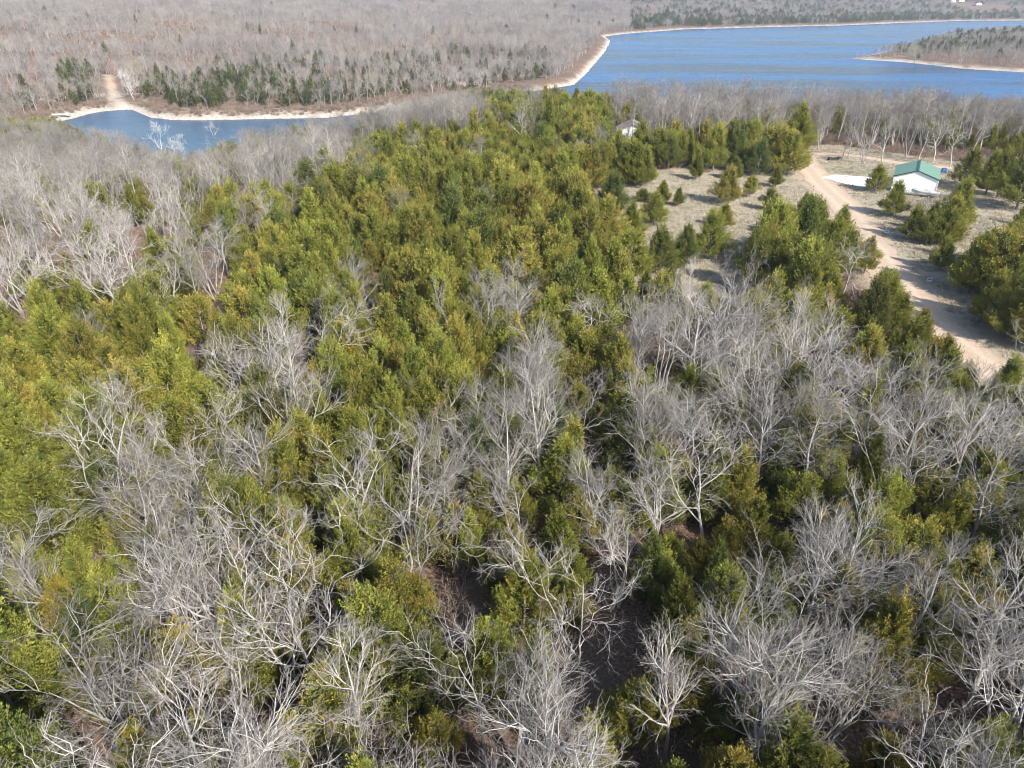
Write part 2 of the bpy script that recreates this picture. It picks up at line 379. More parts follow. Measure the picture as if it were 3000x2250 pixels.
hh = math_(t, 'ADD', math_(t, 'MULTIPLY', wv, 1.0), math_(t, 'MULTIPLY', wv2, 2.0))
hh = math_(t, 'MULTIPLY', hh, math_(t, 'SUBTRACT', 1.0, math_(t, 'MULTIPLY', cove, .75)))
t.links.new(hh, bp.inputs['Height']); t.links.new(bp.outputs[0], p.inputs['Normal'])

# ------------------------------------------------------------------ tagging
def tag(o, label=None, cat=None, group=None, kind=None):
    if label: o['label'] = label
    if cat: o['category'] = cat
    if group: o['group'] = group
    if kind: o['kind'] = kind
    return o
def link(name, me, parent=None):
    o = bpy.data.objects.new(name, me); C.objects.link(o)
    if parent: o.parent = parent
    return o
def empty(name, loc, rz=0, s=1.0):
    o = bpy.data.objects.new(name, None); C.objects.link(o)
    o.location = loc; o.rotation_euler = (0, 0, rz); o.scale = (s, s, s) if isinstance(s, (int, float)) else s
    o.empty_display_size = .3
    return o
# ------------------------------------------------------------------ paths
road_px = [(2335,440),(2352,470),(2378,505),(2415,550),(2465,592),(2506,646),(2545,712),(2600,790),(2655,862),(2712,930),(2790,1003),(2885,1072),(3010,1140),(3150,1205),(3400,1330)]
ROAD = np.array([at(a, b)[:2] for a, b in road_px])
track_px = [(2352,468),(2410,450),(2489,455),(2560,466),(2634,478),(2779,492),(2900,505),(3100,520)]
TRACK = np.array([at(a, b)[:2] for a, b in track_px])
def polyline_dist(x, y, PL):
    P = np.stack([np.asarray(x, float), np.asarray(y, float)], 1); d = np.full(len(P), 1e9)
    for i in range(len(PL) - 1): d = np.minimum(d, segdist(P, PL[i], PL[i + 1]))
    return d
def resample(PL, step):
    seg = np.linalg.norm(np.diff(PL, axis=0), axis=1); s = np.concatenate([[0], np.cumsum(seg)])
    q = np.arange(0, s[-1], step); P = np.stack([np.interp(q, s, PL[:, i]) for i in (0, 1)], 1)
    for _ in range(4): P[1:-1] = (P[:-2] + 2 * P[1:-1] + P[2:]) / 4
    return P
# clearing polygon (dry grass), photo outline projected to the plateau
clear_px = [(1760,560),(1900,505),(2060,480),(2200,470),(2330,430),(2450,425),(2640,455),(2900,485),(3200,500),(3300,900),(3400,1600),(3050,1300),(2850,1120),(2700,1000),(2560,850),(2480,780),(2360,800),(2250,840),(2120,900),(1930,910),(1830,830),(1770,740),(1730,620)]
CLEAR = np.array([at(a, b)[:2] for a, b in clear_px])
# ------------------------------------------------------------------ ground mesh (polar)
rr_ = [0.0]; q = 6.0
while q < 7000: rr_.append(q); q = q * 1.0125 + .12
RR = np.array(rr_)
A1 = np.linspace(R(-46), R(46), 560); A2 = np.linspace(R(46), R(314), 70)[1:-1]
AA = np.concatenate([A1, A2]); nA = len(AA); nR = len(RR)
gx = (RR[:, None] * np.sin(AA)[None]).ravel(); gy = (RR[:, None] * np.cos(AA)[None]).ravel()
gz, gsd, gnear, gpen = height(gx, gy)
def poly_soft(x, y, poly, soft):
    P = np.stack([x, y], 1); ins = inside(P, poly); d = polyline_dist(x, y, np.vstack([poly, poly[:1]]))
    return sm(.5 + np.where(ins, d, -d) / (2 * soft))
m_ = np.hypot(gx, gy) < 420
grass_a = np.zeros(len(gx)); dirt_a = np.zeros(len(gx)); green_a = np.zeros(len(gx))
xs, ys = gx[m_], gy[m_]; wobx = 2.2 * wob(xs, ys, 14, 11)
grass_a[m_] = poly_soft(xs + wobx, ys + 1.5 * wob(xs, ys, 9, 12), CLEAR, 3)
dr = polyline_dist(xs + .5 * wobx, ys, ROAD); dt_ = polyline_dist(xs, ys + .3 * wobx, TRACK)
dirt_a[m_] = np.maximum(sm((5.2 - dr) / 3.5) * .8, sm((3.6 - dt_) / 2) * .9)
gpc = at(2500, 500); green_a[m_] = sm(1.2 - np.hypot((xs - gpc[0]) / 13, (ys - gpc[1]) / 5))
# dry wash behind the cove
wash = np.array([at(a, b, WL + 4)[:2] for a, b in [(365,318),(350,296),(335,275),(325,250),(318,225)]])
dw = polyline_dist(gx, gy, wash); dirt_a = np.maximum(dirt_a, sm((4 - dw + 2 * wob(gx, gy, 18, 41)) / 3) * .8)
bw = np.maximum(.25, 1 + .6 * wob(gx, gy, 40, 21) + .7 * wob(gx, gy, 13, 22) + .4 * wob(gx, gy, 6, 23))
bank_a = sm(1.15 - (gz - WL) / (np.where(gx < -10, 2.3, 1.25) * np.where(gnear, .5, 1) * bw + .4)) * (gsd < 60)
j, i = np.meshgrid(np.arange(nA), np.arange(nR - 1)); j2 = (j + 1) % nA
Qg = np.stack([i * nA + j, i * nA + j2, (i + 1) * nA + j2, (i + 1) * nA + j], -1).reshape(-1, 4)
me = mesh_np('ground', np.stack([gx, gy, gz], 1), Qg[:, ::-1], [M_GROUND], smooth=True)
for nm_, arr in (('grass', grass_a), ('dirt', dirt_a), ('bank', bank_a), ('green', green_a)):
    a = me.attributes.new(nm_, 'FLOAT', 'POINT'); a.data.foreach_set('value', arr.astype(np.float32))
tag(link('ground', me), kind='structure')
wv_ = np.array([(-3000, 100, WL), (5000, 100, WL), (5000, 5000, WL), (-3000, 5000, WL)], float)
tag(link('water', mesh_np('water', wv_, np.array([[0, 1, 2, 3]]), [M_WATER])), kind='structure')
def ribbon(name, PL, width, mt, zoff, seed):
    P = resample(PL, .8); r = np.random.default_rng(seed); n = len(P)
    d = unit(np.gradient(P, axis=0)); nrm = np.stack([d[:, 1], -d[:, 0]], 1)
    wl = width / 2 * (1 + np.convolve(r.normal(0, .28, n), np.ones(4) / 4, 'same')); wr = width / 2 * (1 + np.convolve(r.normal(0, .28, n), np.ones(4) / 4, 'same'))
    K = 9; f = np.linspace(-1, 1, K)
    V = P[:, None] + nrm[:, None] * np.where(f[None] < 0, f[None] * wl[:, None], f[None] * wr[:, None])[..., None]
    x, y = V[..., 0].ravel(), V[..., 1].ravel(); z = height(x, y)[0] + zoff
    i, j = np.meshgrid(np.arange(n - 1), np.arange(K - 1), indexing='ij')
    Q = np.stack([i * K + j, (i + 1) * K + j, (i + 1) * K + j + 1, i * K + j + 1], -1).reshape(-1, 4)
    me = mesh_np(name, np.stack([x, y, z], 1), Q[:, ::-1], [mt])
    a = me.attributes.new('across', 'FLOAT', 'POINT'); a.data.foreach_set('value', np.tile((f + 1) / 2, n).astype(np.float32))
    o = link(name, me); tag(o, kind='structure')
    nz = me.polygons[0].normal.z
    if nz < 0: me.flip_normals()
    return o
ribbon('road', ROAD, 5.8, M_ROAD, .05, 1)
ribbon('path', TRACK, 2.6, M_ROAD, .045, 2)
gp_px = [(2408,520),(2440,512),(2500,516),(2560,520),(2612,530),(2612,552),(2560,553),(2500,545),(2450,533)]
gp = np.array([at(a, b)[:2] for a, b in gp_px]); cen = gp.mean(0)
ring = []
for i in range(len(gp)):
    for f in np.linspace(0, 1, 6)[:-1]:
        q = gp[i] * (1 - f) + gp[(i + 1) % len(gp)] * f; ring.append(cen + (q - cen) * (1 + rng.normal(0, .035)))
ring = np.array(ring); nr = len(ring)
V = np.concatenate([[[*cen, .10]], np.stack([ring[:, 0], ring[:, 1], np.full(nr, .07)], 1)])
V[:, 2] += height(V[:, 0], V[:, 1])[0]
me = mesh_np('gravel_patch', V, np.array([[0, 1 + i, 1 + (i + 1) % nr] for i in range(nr)]), [M_WGRAV])
if me.polygons[0].normal.z < 0: me.flip_normals()
tag(link('path', me), kind='structure')

# ------------------------------------------------------------------ box helper objects
def boxm(parts):
    """parts: (cx,cy,cz,sx,sy,sz[,rz]) -> V,Q"""
    out = []
    for b in parts:
        cx, cy, cz, sx, sy, sz = b[:6]; rz = b[6] if len(b) > 6 else 0
        v = np.array([(x, y, z) for z in (-.5, .5) for y in (-.5, .5) for x in (-.5, .5)]) * (sx, sy, sz)
        c_, s_ = math.cos(rz), math.sin(rz); v = np.stack([v[:, 0] * c_ - v[:, 1] * s_, v[:, 0] * s_ + v[:, 1] * c_, v[:, 2]], 1) + (cx, cy, cz)
        out.append((v, np.array([[0, 2, 3, 1], [4, 5, 7, 6], [0, 1, 5, 4], [2, 6, 7, 3], [0, 4, 6, 2], [1, 3, 7, 5]])))
    return cat(out)
def part(name, VQ, mt, parent): return link(name, mesh_np(name, VQ[0], VQ[1], [mt]), parent)
# ------------------------------------------------------------------ shed
M_WHITE = simple('white_siding', (.80, .81, .82), .5, .4, .03, 2)
m, t, p = mat('green_roof'); M_ROOF = m
tc = N(t, 'ShaderNodeTexCoord').outputs['Object']
c = mix(t, noise(t, .7, 4, tc), (.12, .22, .15), (.155, .275, .195)); t.links.new(c, p.inputs['Base Color']); p.inputs['Roughness'].default_value = .42
M_TRIM = simple('dark_green_trim', (.03, .085, .06), .5)
M_DARK = simple('dark_metal', (.03, .03, .035), .6)
M_CONC = simple('concrete', (.42, .40, .37), .9)
SX, SY = 80.3, 143.5; SRZ = -R(28.4)
shed = empty('shed', (SX, SY, gh(SX, SY)), SRZ)
tag(shed, 'white metal shed with green gable roof beside the gravel road', 'shed')
W2, HE, HP, LN = 3.95, 3.15, 4.5, 11.2
def siding(p0, p1, tops, thick, name):
    pass
# walls with vertical ribs
def ribbed_gable(y, out):
    V, Q = [], []; n = 44; xs = np.linspace(-W2, W2, n * 3 + 1)
    ztop = lambda x: HE + (HP - HE) * (1 - abs(x) / W2) - .03
    pr = [(0, 0), (.0, 0)]
    for k, x in enumerate(xs):
        off = out * (.008 if k % 3 == 0 else 0)
        V += [(x, y + off, 0), (x, y + off, ztop(x))]
    Q = [[2 * k, 2 * k + 2, 2 * k + 3, 2 * k + 1] for k in range(len(xs) - 1)]
    return np.array(V), np.array(Q)
def ribbed_side(x, out):
    V = []; ysn = np.linspace(0, LN, 60 * 3 + 1)
    for k, y in enumerate(ysn):
        off = out * (.008 if k % 3 == 0 else 0); V += [(x + off, y, 0), (x + off, y, HE)]
    return np.array(V), np.array([[2 * k, 2 * k + 2, 2 * k + 3, 2 * k + 1] for k in range(len(ysn) - 1)])
wall = part('wall', cat([ribbed_gable(0, -1), ribbed_gable(LN, 1), ribbed_side(-W2, -1), ribbed_side(W2, 1)]), M_WHITE, shed)
def roof_side(s):
    V = []; n = 13 * 3; ov = .22
    for k, y in enumerate(np.linspace(-ov, LN + ov, n * 2 + 1)):
        dz = .03 if k % 4 == 0 else 0
        V += [(0, y, HP + .06 + dz), (s * (W2 + .2), y, HE - (HP - HE) * .2 / W2 + .06 + dz)]
    q = np.array([[2 * k, 2 * k + 2, 2 * k + 3, 2 * k + 1] for k in range(n * 2)])
    V = np.array(V); lo = V.copy(); lo[:, 2] -= .08
    return cat([(V, q), (lo, q[:, ::-1])])
rf = part('roof', cat([roof_side(-1), roof_side(1)]), M_ROOF, shed)
sl2 = math.hypot(W2 + .2, HP - HE); 
def rake(y, s):
    a = np.array([(0, y, HP + .05), (s * (W2 + .22), y, HE - .06 + .02), (s * (W2 + .22), y, HE - .2), (0, y, HP - .09)], float)
    b = a.copy(); b[:, 1] += .04
    return np.concatenate([a, b]), np.array([[0, 1, 2, 3], [7, 6, 5, 4], [0, 4, 5, 1], [3, 2, 6, 7], [1, 5, 6, 2], [0, 3, 7, 4]])
for y_ in (-.25, LN + .2):
    for s_ in (-1, 1): part('rake_trim', rake(y_, s_), M_TRIM, rf)
part('ridge_cap', boxm([(0, LN / 2, HP + .125, .34, LN + .5, .05)]), M_TRIM, rf)
for s_ in (-1, 1):
    for y_ in (-.02, LN + .02): part('corner_trim', boxm([(s_ * (W2 + .005), y_, HE / 2, .12, .12, HE - .1)]), M_WHITE, shed)
part('foundation', boxm([(0, LN / 2, .04, W2 * 2 + .3, LN + .3, .16)]), M_CONC, shed)
dsl = part('side_door', boxm([(W2 + .05, 3.0, 1.1, .06, 1.0, 2.1)]), M_WHITE, shed)
part('door_handle', boxm([(W2 + .11, 3.38, 1.05, .05, .05, .12)]), M_DARK, dsl)
part('garage_door', boxm([(0, LN + .06, 1.3, 3.6, .06, 2.5)]), M_WHITE, shed)
# covered boat on a trailer in front of the gable
M_TARP = simple('boat_cover', (.40, .42, .38), .7, .3, .15, 1.5)
M_HULL = simple('boat_hull', (.62, .63, .62), .35, .5, .05, 2)
M_RUB = simple('tyre_rubber', (.02, .02, .02), .85)
M_GALV = simple('galvanised', (.45, .46, .47), .45, .5, .1, 5, .6)
bx, by = at(2707, 577)[:2]
boat = empty('boat', (bx, by, gh(bx, by) + .02), SRZ - .05)
tag(boat, 'covered aluminium boat on its trailer parked against the white shed gable', 'boat')
nx = 15; prof_ = []
for i in range(nx):
    u = i / (nx - 1); x = -2.45 + 4.9 * u
    hw = .82 * min(1, (u * 3.2 + .04) ** .6); sheer = 1.05 + .22 * (1 - u) ** 2; keel = .50 + .28 * max(0, 1 - u * 4) ** 2
    prof_.append([(x, -hw, sheer), (x, -hw * .92, keel + .12), (x, 0, keel), (x, hw * .92, keel + .12), (x, hw, sheer)])
V = np.array(prof_).reshape(-1, 3)
Q = [[i * 5 + j, i * 5 + j + 1, (i + 1) * 5 + j + 1, (i + 1) * 5 + j] for i in range(nx - 1) for j in range(4)] + [[(nx - 1) * 5 + j for j in (0, 1, 3, 4)]]
part('hull', (V, np.array(Q)), M_HULL, boat)
prof_ = []
for i in range(nx):
    u = i / (nx - 1); x = -2.5 + 5.0 * u
    hw = .86 * min(1, (u * 3.2 + .04) ** .6); sheer = 1.07 + .22 * (1 - u) ** 2; rise = .26 * math.sin(u * math.pi) + .10 * math.sin(u * 12)
    prof_.append([(x, -hw - .02, sheer - .14), (x, -hw, sheer + .02), (x, -hw * .45, sheer + .03 + rise * .8), (x, 0, sheer + .05 + rise), (x, hw * .45, sheer + .03 + rise * .8), (x, hw, sheer + .02), (x, hw + .02, sheer - .14)])
V = np.array(prof_).reshape(-1, 3)
part('cover', (V, np.array([[i * 7 + j, (i + 1) * 7 + j, (i + 1) * 7 + j + 1, i * 7 + j + 1] for i in range(nx - 1) for j in range(6)])), M_TARP, boat)
fr_ = part('trailer_frame', boxm([(-.3, -.45, .42, 4.6, .07, .09), (-.3, .45, .42, 4.6, .07, .09), (-3.1, 0, .42, 1.5, .08, .09), (.9, 0, .36, .08, 1.7, .08), (-2.3, 0, .42, .07, .97, .07), (1.8, 0, .42, .07, .97, .07), (-2.9, 0, .85, .08, .08, .8)]), M_GALV, boat)
part('jack_stand', boxm([(-3.5, .1, .28, .06, .06, .56), (-3.5, .1, .02, .2, .2, .04)]), M_GALV, boat)
def wheel(x, y, parent, r=.29, wd=.17, nm='wheel'):
    n = 20; V = []
    for k in range(n):
        a = 2 * math.pi * k / n
        for (q, yy) in ((r * .55, -wd / 2), (r * .93, -wd / 2), (r, -wd * .3), (r, wd * .3), (r * .93, wd / 2), (r * .55, wd / 2)): V.append((x + q * math.cos(a), y + yy, r + q * math.sin(a)))
    Q = [[k * 6 + j, ((k + 1) % n) * 6 + j, ((k + 1) % n) * 6 + (j + 1) % 6, k * 6 + (j + 1) % 6] for k in range(n) for j in range(6)]
    o = part(nm, (np.array(V), np.array(Q)), M_RUB, parent)
    V = []; 
    for yy in (-wd * .35, wd * .35):
        V.append((x, y + yy, r)); V += [(x + r * .56 * math.cos(2 * math.pi * k / n), y + yy, r + r * .56 * math.sin(2 * math.pi * k / n)) for k in range(n)]
    Q = [[b, b + 1 + k, b + 1 + (k + 1) % n] for b in (0, n + 1) for k in range(n)]
    link('rim', mesh_np('rim', V, Q, [M_HULL]), o)
wheel(.9, -.92, boat); wheel(.9, .92, boat)
# ------------------------------------------------------------------ yard signs
M_SIGNW = simple('sign_white', (.82, .84, .86), .4, .4, .02)
M_SIGNB = simple('sign_blue', (.02, .12, .45), .4, .4, .05)
M_SIGNL = simple('sign_light_blue', (.12, .42, .80), .4, .4, .05)
def yard_sign(px, py, rz, lab, lean=0.0):
    x, y, z = ground_at(px, py)
    s = empty('yard_sign', (x, y, z), rz); s.rotation_euler = (lean, 0, rz); tag(s, lab, 'sign', 'small blue and white signs beside the road')
    pn = part('panel', boxm([(0, 0, .62, .66, .02, .50)]), M_SIGNW, s)
    part('blue_field', boxm([(0, -.014, .66, .48, .008, .22)]), M_SIGNB, pn)
    # blurred lettering and emblem strokes
    part('lettering', boxm([(-.10, -.021, .72, .18, .006, .03), (.12, -.021, .70, .16, .006, .04), (.04, -.021, .61, .28, .006, .03), (-.18, -.021, .64, .06, .006, .06)]), M_SIGNL, pn)
    part('small_print', boxm([(-.16, -.013, .45, .16, .006, .04), (.12, -.013, .44, .22, .006, .03)]), M_SIGNB, pn)
    part('leg', boxm([(-.18, .018, .30, .012, .012, .62)]), M_DARK, s); part('leg', boxm([(.18, .018, .30, .012, .012, .62)]), M_DARK, s)
yard_sign(2596, 689, R(-12), 'blue and white yard sign at the road edge, the farther one toward the shed', R(-14))
yard_sign(2721, 832, R(-4), 'blue and white yard sign in cedar shade, the nearer one down the road', R(-6))

# ------------------------------------------------------------------ house and outbuilding behind the cedars
M_HROOF = simple('brown_shingle', (.34, .27, .24), .85, .2, .15, 3)
M_HWALL = simple('cream_wall', (.74, .74, .72), .6, .3, .04, 2)
M_GLASS = simple('dark_glass', (.03, .04, .05), .15, .5, .1)
def house(px, py, rz, w_, l_, he, hp, mw, mr, name, label, cat_, windows):
    x, y, z = ground_at(px, py)
    h = empty(name, (x, y, z), rz); tag(h, label, cat_)
    v = np.array([(-w_/2, 0, -.3), (w_/2, 0, -.3), (w_/2, 0, he), (0, 0, hp), (-w_/2, 0, he)], float); b = v + (0, l_, 0)
    V = np.concatenate([v, b])
    Q = np.array([[0, 1, 2, 4], [4, 2, 3, 3], [5, 9, 7, 6], [9, 8, 8, 7], [0, 4, 9, 5], [1, 6, 7, 2]])
    me = bpy.data.meshes.new('wall'); me.from_pydata([tuple(q) for q in V], [], [(0, 1, 2, 3, 4), (5, 9, 8, 7, 6), (0, 4, 9, 5), (1, 6, 7, 2)]); me.materials.append(mw); link('wall', me, h)
    o = .4; sl = (hp - he) / (w_ / 2); V, Q = [], []
    for s in (-1, 1):
        k = len(V); a = [(0, -o, hp + .08), (s * (w_/2 + o), -o, he - sl * o + .08), (s * (w_/2 + o), l_ + o, he - sl * o + .08), (0, l_ + o, hp + .08)]
        V += a + [(x_, y_, z_ - .14) for x_, y_, z_ in a]
        Q += [[k, k+1, k+2, k+3], [k+7, k+6, k+5, k+4], [k, k+4, k+5, k+1], [k+1, k+5, k+6, k+2], [k+2, k+6, k+7, k+3]]
    part('roof', (np.array(V), np.array(Q)), mr, h)
    for (wx, wz, ww, wh) in windows:
        f = part('window', boxm([(wx, -.03, wz, ww, .08, wh)]), M_HWALL, h); part('pane', boxm([(wx, -.08, wz, ww - .14, .03, wh - .14)]), M_GLASS, f)
    return h
house(1850, 424, R(-8), 8.0, 9.0, 3.3, 5.2, M_HWALL, M_HROOF, 'house', 'cream house with brown shingle roof glimpsed through trees above the clearing', 'house', [(-2.2, 1.6, 1.1, 1.2), (1.0, 1.6, 1.1, 1.2), (2.8, 1.6, .9, 1.2)])
house(1755, 444, R(14), 3.0, 4.5, 2.7, 3.3, M_WHITE, M_HWALL, 'outbuilding', 'small bright white outbuilding half hidden by cedars left of the house', 'shed', [(.7, 1.6, .6, .6)])
# far houses on the opposite shore
fh = []
for k, (px, py, lab) in enumerate([(2866,22,'dark roofed white house in the pale field across the lake'),(2790,18,'small tan house at the left edge of the far field'),(2815,16,'tan house with the longer roof right of the far field edge'),(2705,20,'lone white cottage among far trees across the lake')]):
    u = (px - 1500) / F; az = math.atan2(u, cp + (1125 - py) / F * sp); d0 = 2550 + 60 * k
    x, y = d0 * math.sin(az), d0 * math.cos(az); z = gh(x, y)
    h = house(1500, 800, 0, 14, 20, 4, 7, M_HWALL, M_DARK if k == 0 else M_HROOF, 'house', lab, 'house', [(-3, 2, 2, 1.5), (3, 2, 2, 1.5)])
    h.location = (x, y, z + 2.5); h.rotation_euler = (0, 0, -az + .3); fh.append((x, y))

# ------------------------------------------------------------------ tree templates
TC = bpy.data.collections.new('far_tree_templates')          # never linked to the scene
def bare_t(seed, H, style, lod, mt=(None, None)):
    a, b = bare(seed, H, style, lod); m1, m2 = mt[0] or M_BARK, mt[1] or M_TWIG
    return dict(H=H, trunk=mesh_np('trunk', *a, [m1], smooth=True), branches=mesh_np('branches', b[0], b[1], [m1, m2], midx=b[2]))
def ced_t(seed, style, lod, mt=None):
    a, f = cedar(seed, style, lod)
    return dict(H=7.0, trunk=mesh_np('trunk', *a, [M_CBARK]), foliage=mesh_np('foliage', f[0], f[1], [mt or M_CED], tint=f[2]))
BN = [bare_t(101, 12, 'oak', 'near'), bare_t(102, 12, 'oak', 'near'), bare_t(103, 12, 'slim', 'near'), bare_t(104, 12, 'multi', 'near'), bare_t(105, 12, 'wide', 'near'), bare_t(106, 12, 'multi', 'near'), bare_t(107, 12, 'slim', 'near'), bare_t(108, 12, 'oak', 'near')]
BM = [bare_t(201, 12, 'oak', 'mid'), bare_t(202, 12, 'oak', 'mid'), bare_t(203, 12, 'slim', 'mid'), bare_t(204, 12, 'multi', 'mid'), bare_t(205, 12, 'wide', 'mid'), bare_t(206, 12, 'oak', 'mid')]
BW = [bare_t(211, 12, 'oak', 'mid', (M_PALE, M_PALE)), bare_t(212, 12, 'multi', 'mid', (M_PALE, M_PALE)), bare_t(105, 12, 'wide', 'near', (M_PALE, M_PALE))]
CN = [ced_t(301, 'cone', 'near'), ced_t(302, 'wide', 'near'), ced_t(303, 'slim', 'near'), ced_t(304, 'round', 'near'), ced_t(305, 'cone', 'near'), ced_t(306, 'wide', 'near')]
CM = [ced_t(311, 'cone', 'mid'), ced_t(312, 'wide', 'mid'), ced_t(313, 'slim', 'mid'), ced_t(314, 'round', 'mid'), ced_t(315, 'cone', 'mid'), ced_t(316, 'wide', 'mid')]
CY = [ced_t(321, 'cone', 'near', M_CEDW)]
def merged(name, V1, Q1, V2, Q2, mats, tint=None):
    V, Q = cat([(V1, Q1), (V2, Q2)]); mi = np.concatenate([np.zeros(len(Q1)), np.ones(len(Q2))])
    tn = None if tint is None else np.concatenate([np.full(len(Q1), .3), tint])
    me = mesh_np(name, V, Q, mats, tint=tn, midx=mi); o = bpy.data.objects.new(name, me); return o
def coll(name, objs):
    c = bpy.data.collections.new(name)
    for o in objs: c.objects.link(o)
    return c
def far_bare(seed, style, lod):
    a, b = bare(seed, 12, style, lod); return merged('far_bare', *a, *b[:2], [M_BARK if lod == 'mid' else M_FARB, M_TWIG if lod == 'mid' else M_FARB])
def far_ced(seed, style, lod):
    a, f = cedar(seed, style, lod); return merged('far_cedar', *a, f[0], f[1], [M_CBARK, M_CEDF if lod == 'far' else M_CED], tint=f[2])
def clump(seed):
    r = np.random.default_rng(seed); P = []; T = []
    for i in range(7):
        a, b = bare(seed * 10 + i, 12, ['oak', 'slim', 'multi'][i % 3], 'far'); s = r.uniform(.75, 1.05)
        off = np.array([*(r.uniform(-9, 9, 2)), 0]); V, Q = cat([a, b[:2]]); P.append((V * s + off, Q))
    V, Q = cat(P); o = bpy.data.objects.new('far_clump', mesh_np('far_clump', V, Q, [M_FARB])); return o
COL_BM = coll('tpl_bare_mid', [far_bare(401 + i, s, 'mid') for i, s in enumerate(['oak', 'slim', 'multi', 'oak', 'wide'])])
COL_BF = coll('tpl_bare_far', [far_bare(411 + i, s, 'far') for i, s in enumerate(['oak', 'slim', 'multi', 'oak', 'slim'])])
COL_CM = coll('tpl_cedar_mid', [far_ced(421 + i, s, 'mid') for i, s in enumerate(['cone', 'wide', 'round'])])
COL_CF = coll('tpl_cedar_far', [far_ced(431 + i, s, 'far') for i, s in enumerate(['cone', 'wide', 'slim'])])
COL_CL = coll('tpl_clump', [clump(51 + i) for i in range(4)])
def scatter(name, col, pts, scl, rot, label=None, cat_=None):
    n = len(pts); me = bpy.data.meshes.new(name); me.vertices.add(n); me.vertices.foreach_set('co', np.asarray(pts, np.float32).ravel())
    a = me.attributes.new('scl', 'FLOAT_VECTOR', 'POINT'); a.data.foreach_set('vector', np.asarray(scl, np.float32).ravel())
    rt = np.zeros((n, 3), np.float32); rt[:, 2] = rot; a = me.attributes.new('rot', 'FLOAT_VECTOR', 'POINT'); a.data.foreach_set('vector', rt.ravel())
    ix = np.random.default_rng(n).integers(0, len(col.objects), n).astype(np.int32)
    a = me.attributes.new('idx', 'INT', 'POINT'); a.data.foreach_set('value', ix)
    o = link(name, me); g = bpy.data.node_groups.new(name, 'GeometryNodeTree')
    g.interface.new_socket('Geometry', in_out='INPUT', socket_type='NodeSocketGeometry'); g.interface.new_socket('Geometry', in_out='OUTPUT', socket_type='NodeSocketGeometry')
    gi = g.nodes.new('NodeGroupInput'); go = g.nodes.new('NodeGroupOutput'); ip = g.nodes.new('GeometryNodeInstanceOnPoints')
    ci = g.nodes.new('GeometryNodeCollectionInfo'); ci.inputs['Collection'].default_value = col; ci.inputs['Separate Children'].default_value = True; ci.inputs['Reset Children'].default_value = True
    def na(nm, ty):
        x = g.nodes.new('GeometryNodeInputNamedAttribute'); x.data_type = ty; x.inputs['Name'].default_value = nm; return x.outputs['Attribute']
    L = g.links.new
    L(gi.outputs[0], ip.inputs['Points']); L(ci.outputs[0], ip.inputs['Instance']); ip.inputs['Pick Instance'].default_value = True
    L(na('idx', 'INT'), ip.inputs['Instance Index']); L(na('rot', 'FLOAT_VECTOR'), ip.inputs['Rotation']); L(na('scl', 'FLOAT_VECTOR'), ip.inputs['Scale'])
    L(ip.outputs[0], go.inputs[0])
    md = o.modifiers.new('scatter', 'NODES'); md.node_group = g
    tag(o, label, cat_, kind='stuff'); return o

# ------------------------------------------------------------------ individual trees
counts = dict(b=0, c=0)
def plant(tpl, kind, x, y, h, label, group=None, rz=None, lean=(0, 0), wide=1.0, z=None):
    z = gh(x, y) if z is None else z
    s = h / tpl['H']
    root = empty('bare_tree' if kind == 'b' else 'cedar_tree', (x, y, z), random.uniform(0, 6.28) if rz is None else rz, (s * wide, s * wide, s))
    root.rotation_euler = (lean[0], lean[1], root.rotation_euler[2])
    tag(root, label, 'tree', group)
    for nm in ('trunk', 'branches', 'foliage'):
        if nm in tpl: link(nm, tpl[nm], root)
    counts[kind] += 1
    return root
taken = []
def hp(px, py, top, kind, tpl, label, group=None, wide=1.0, rz=None, lean=(0, 0)):
    """base pixel, pixel row of the tree top (for its height)"""
    x, y, z = ground_at(px, py)
    v = (1125 - top) / F
    h = (v * (y * cp + CAMH * sp) + CAMH * cp - y * sp) / (cp + v * sp) - z
    h = max(1.5, min(h, 16)); taken.append((x, y, 2.0 if kind == 'c' else 2.5))
    return plant(tpl, kind, x, y, h, label, group, rz, lean, wide, z)
GC = 'cedars standing around the dry grass clearing'
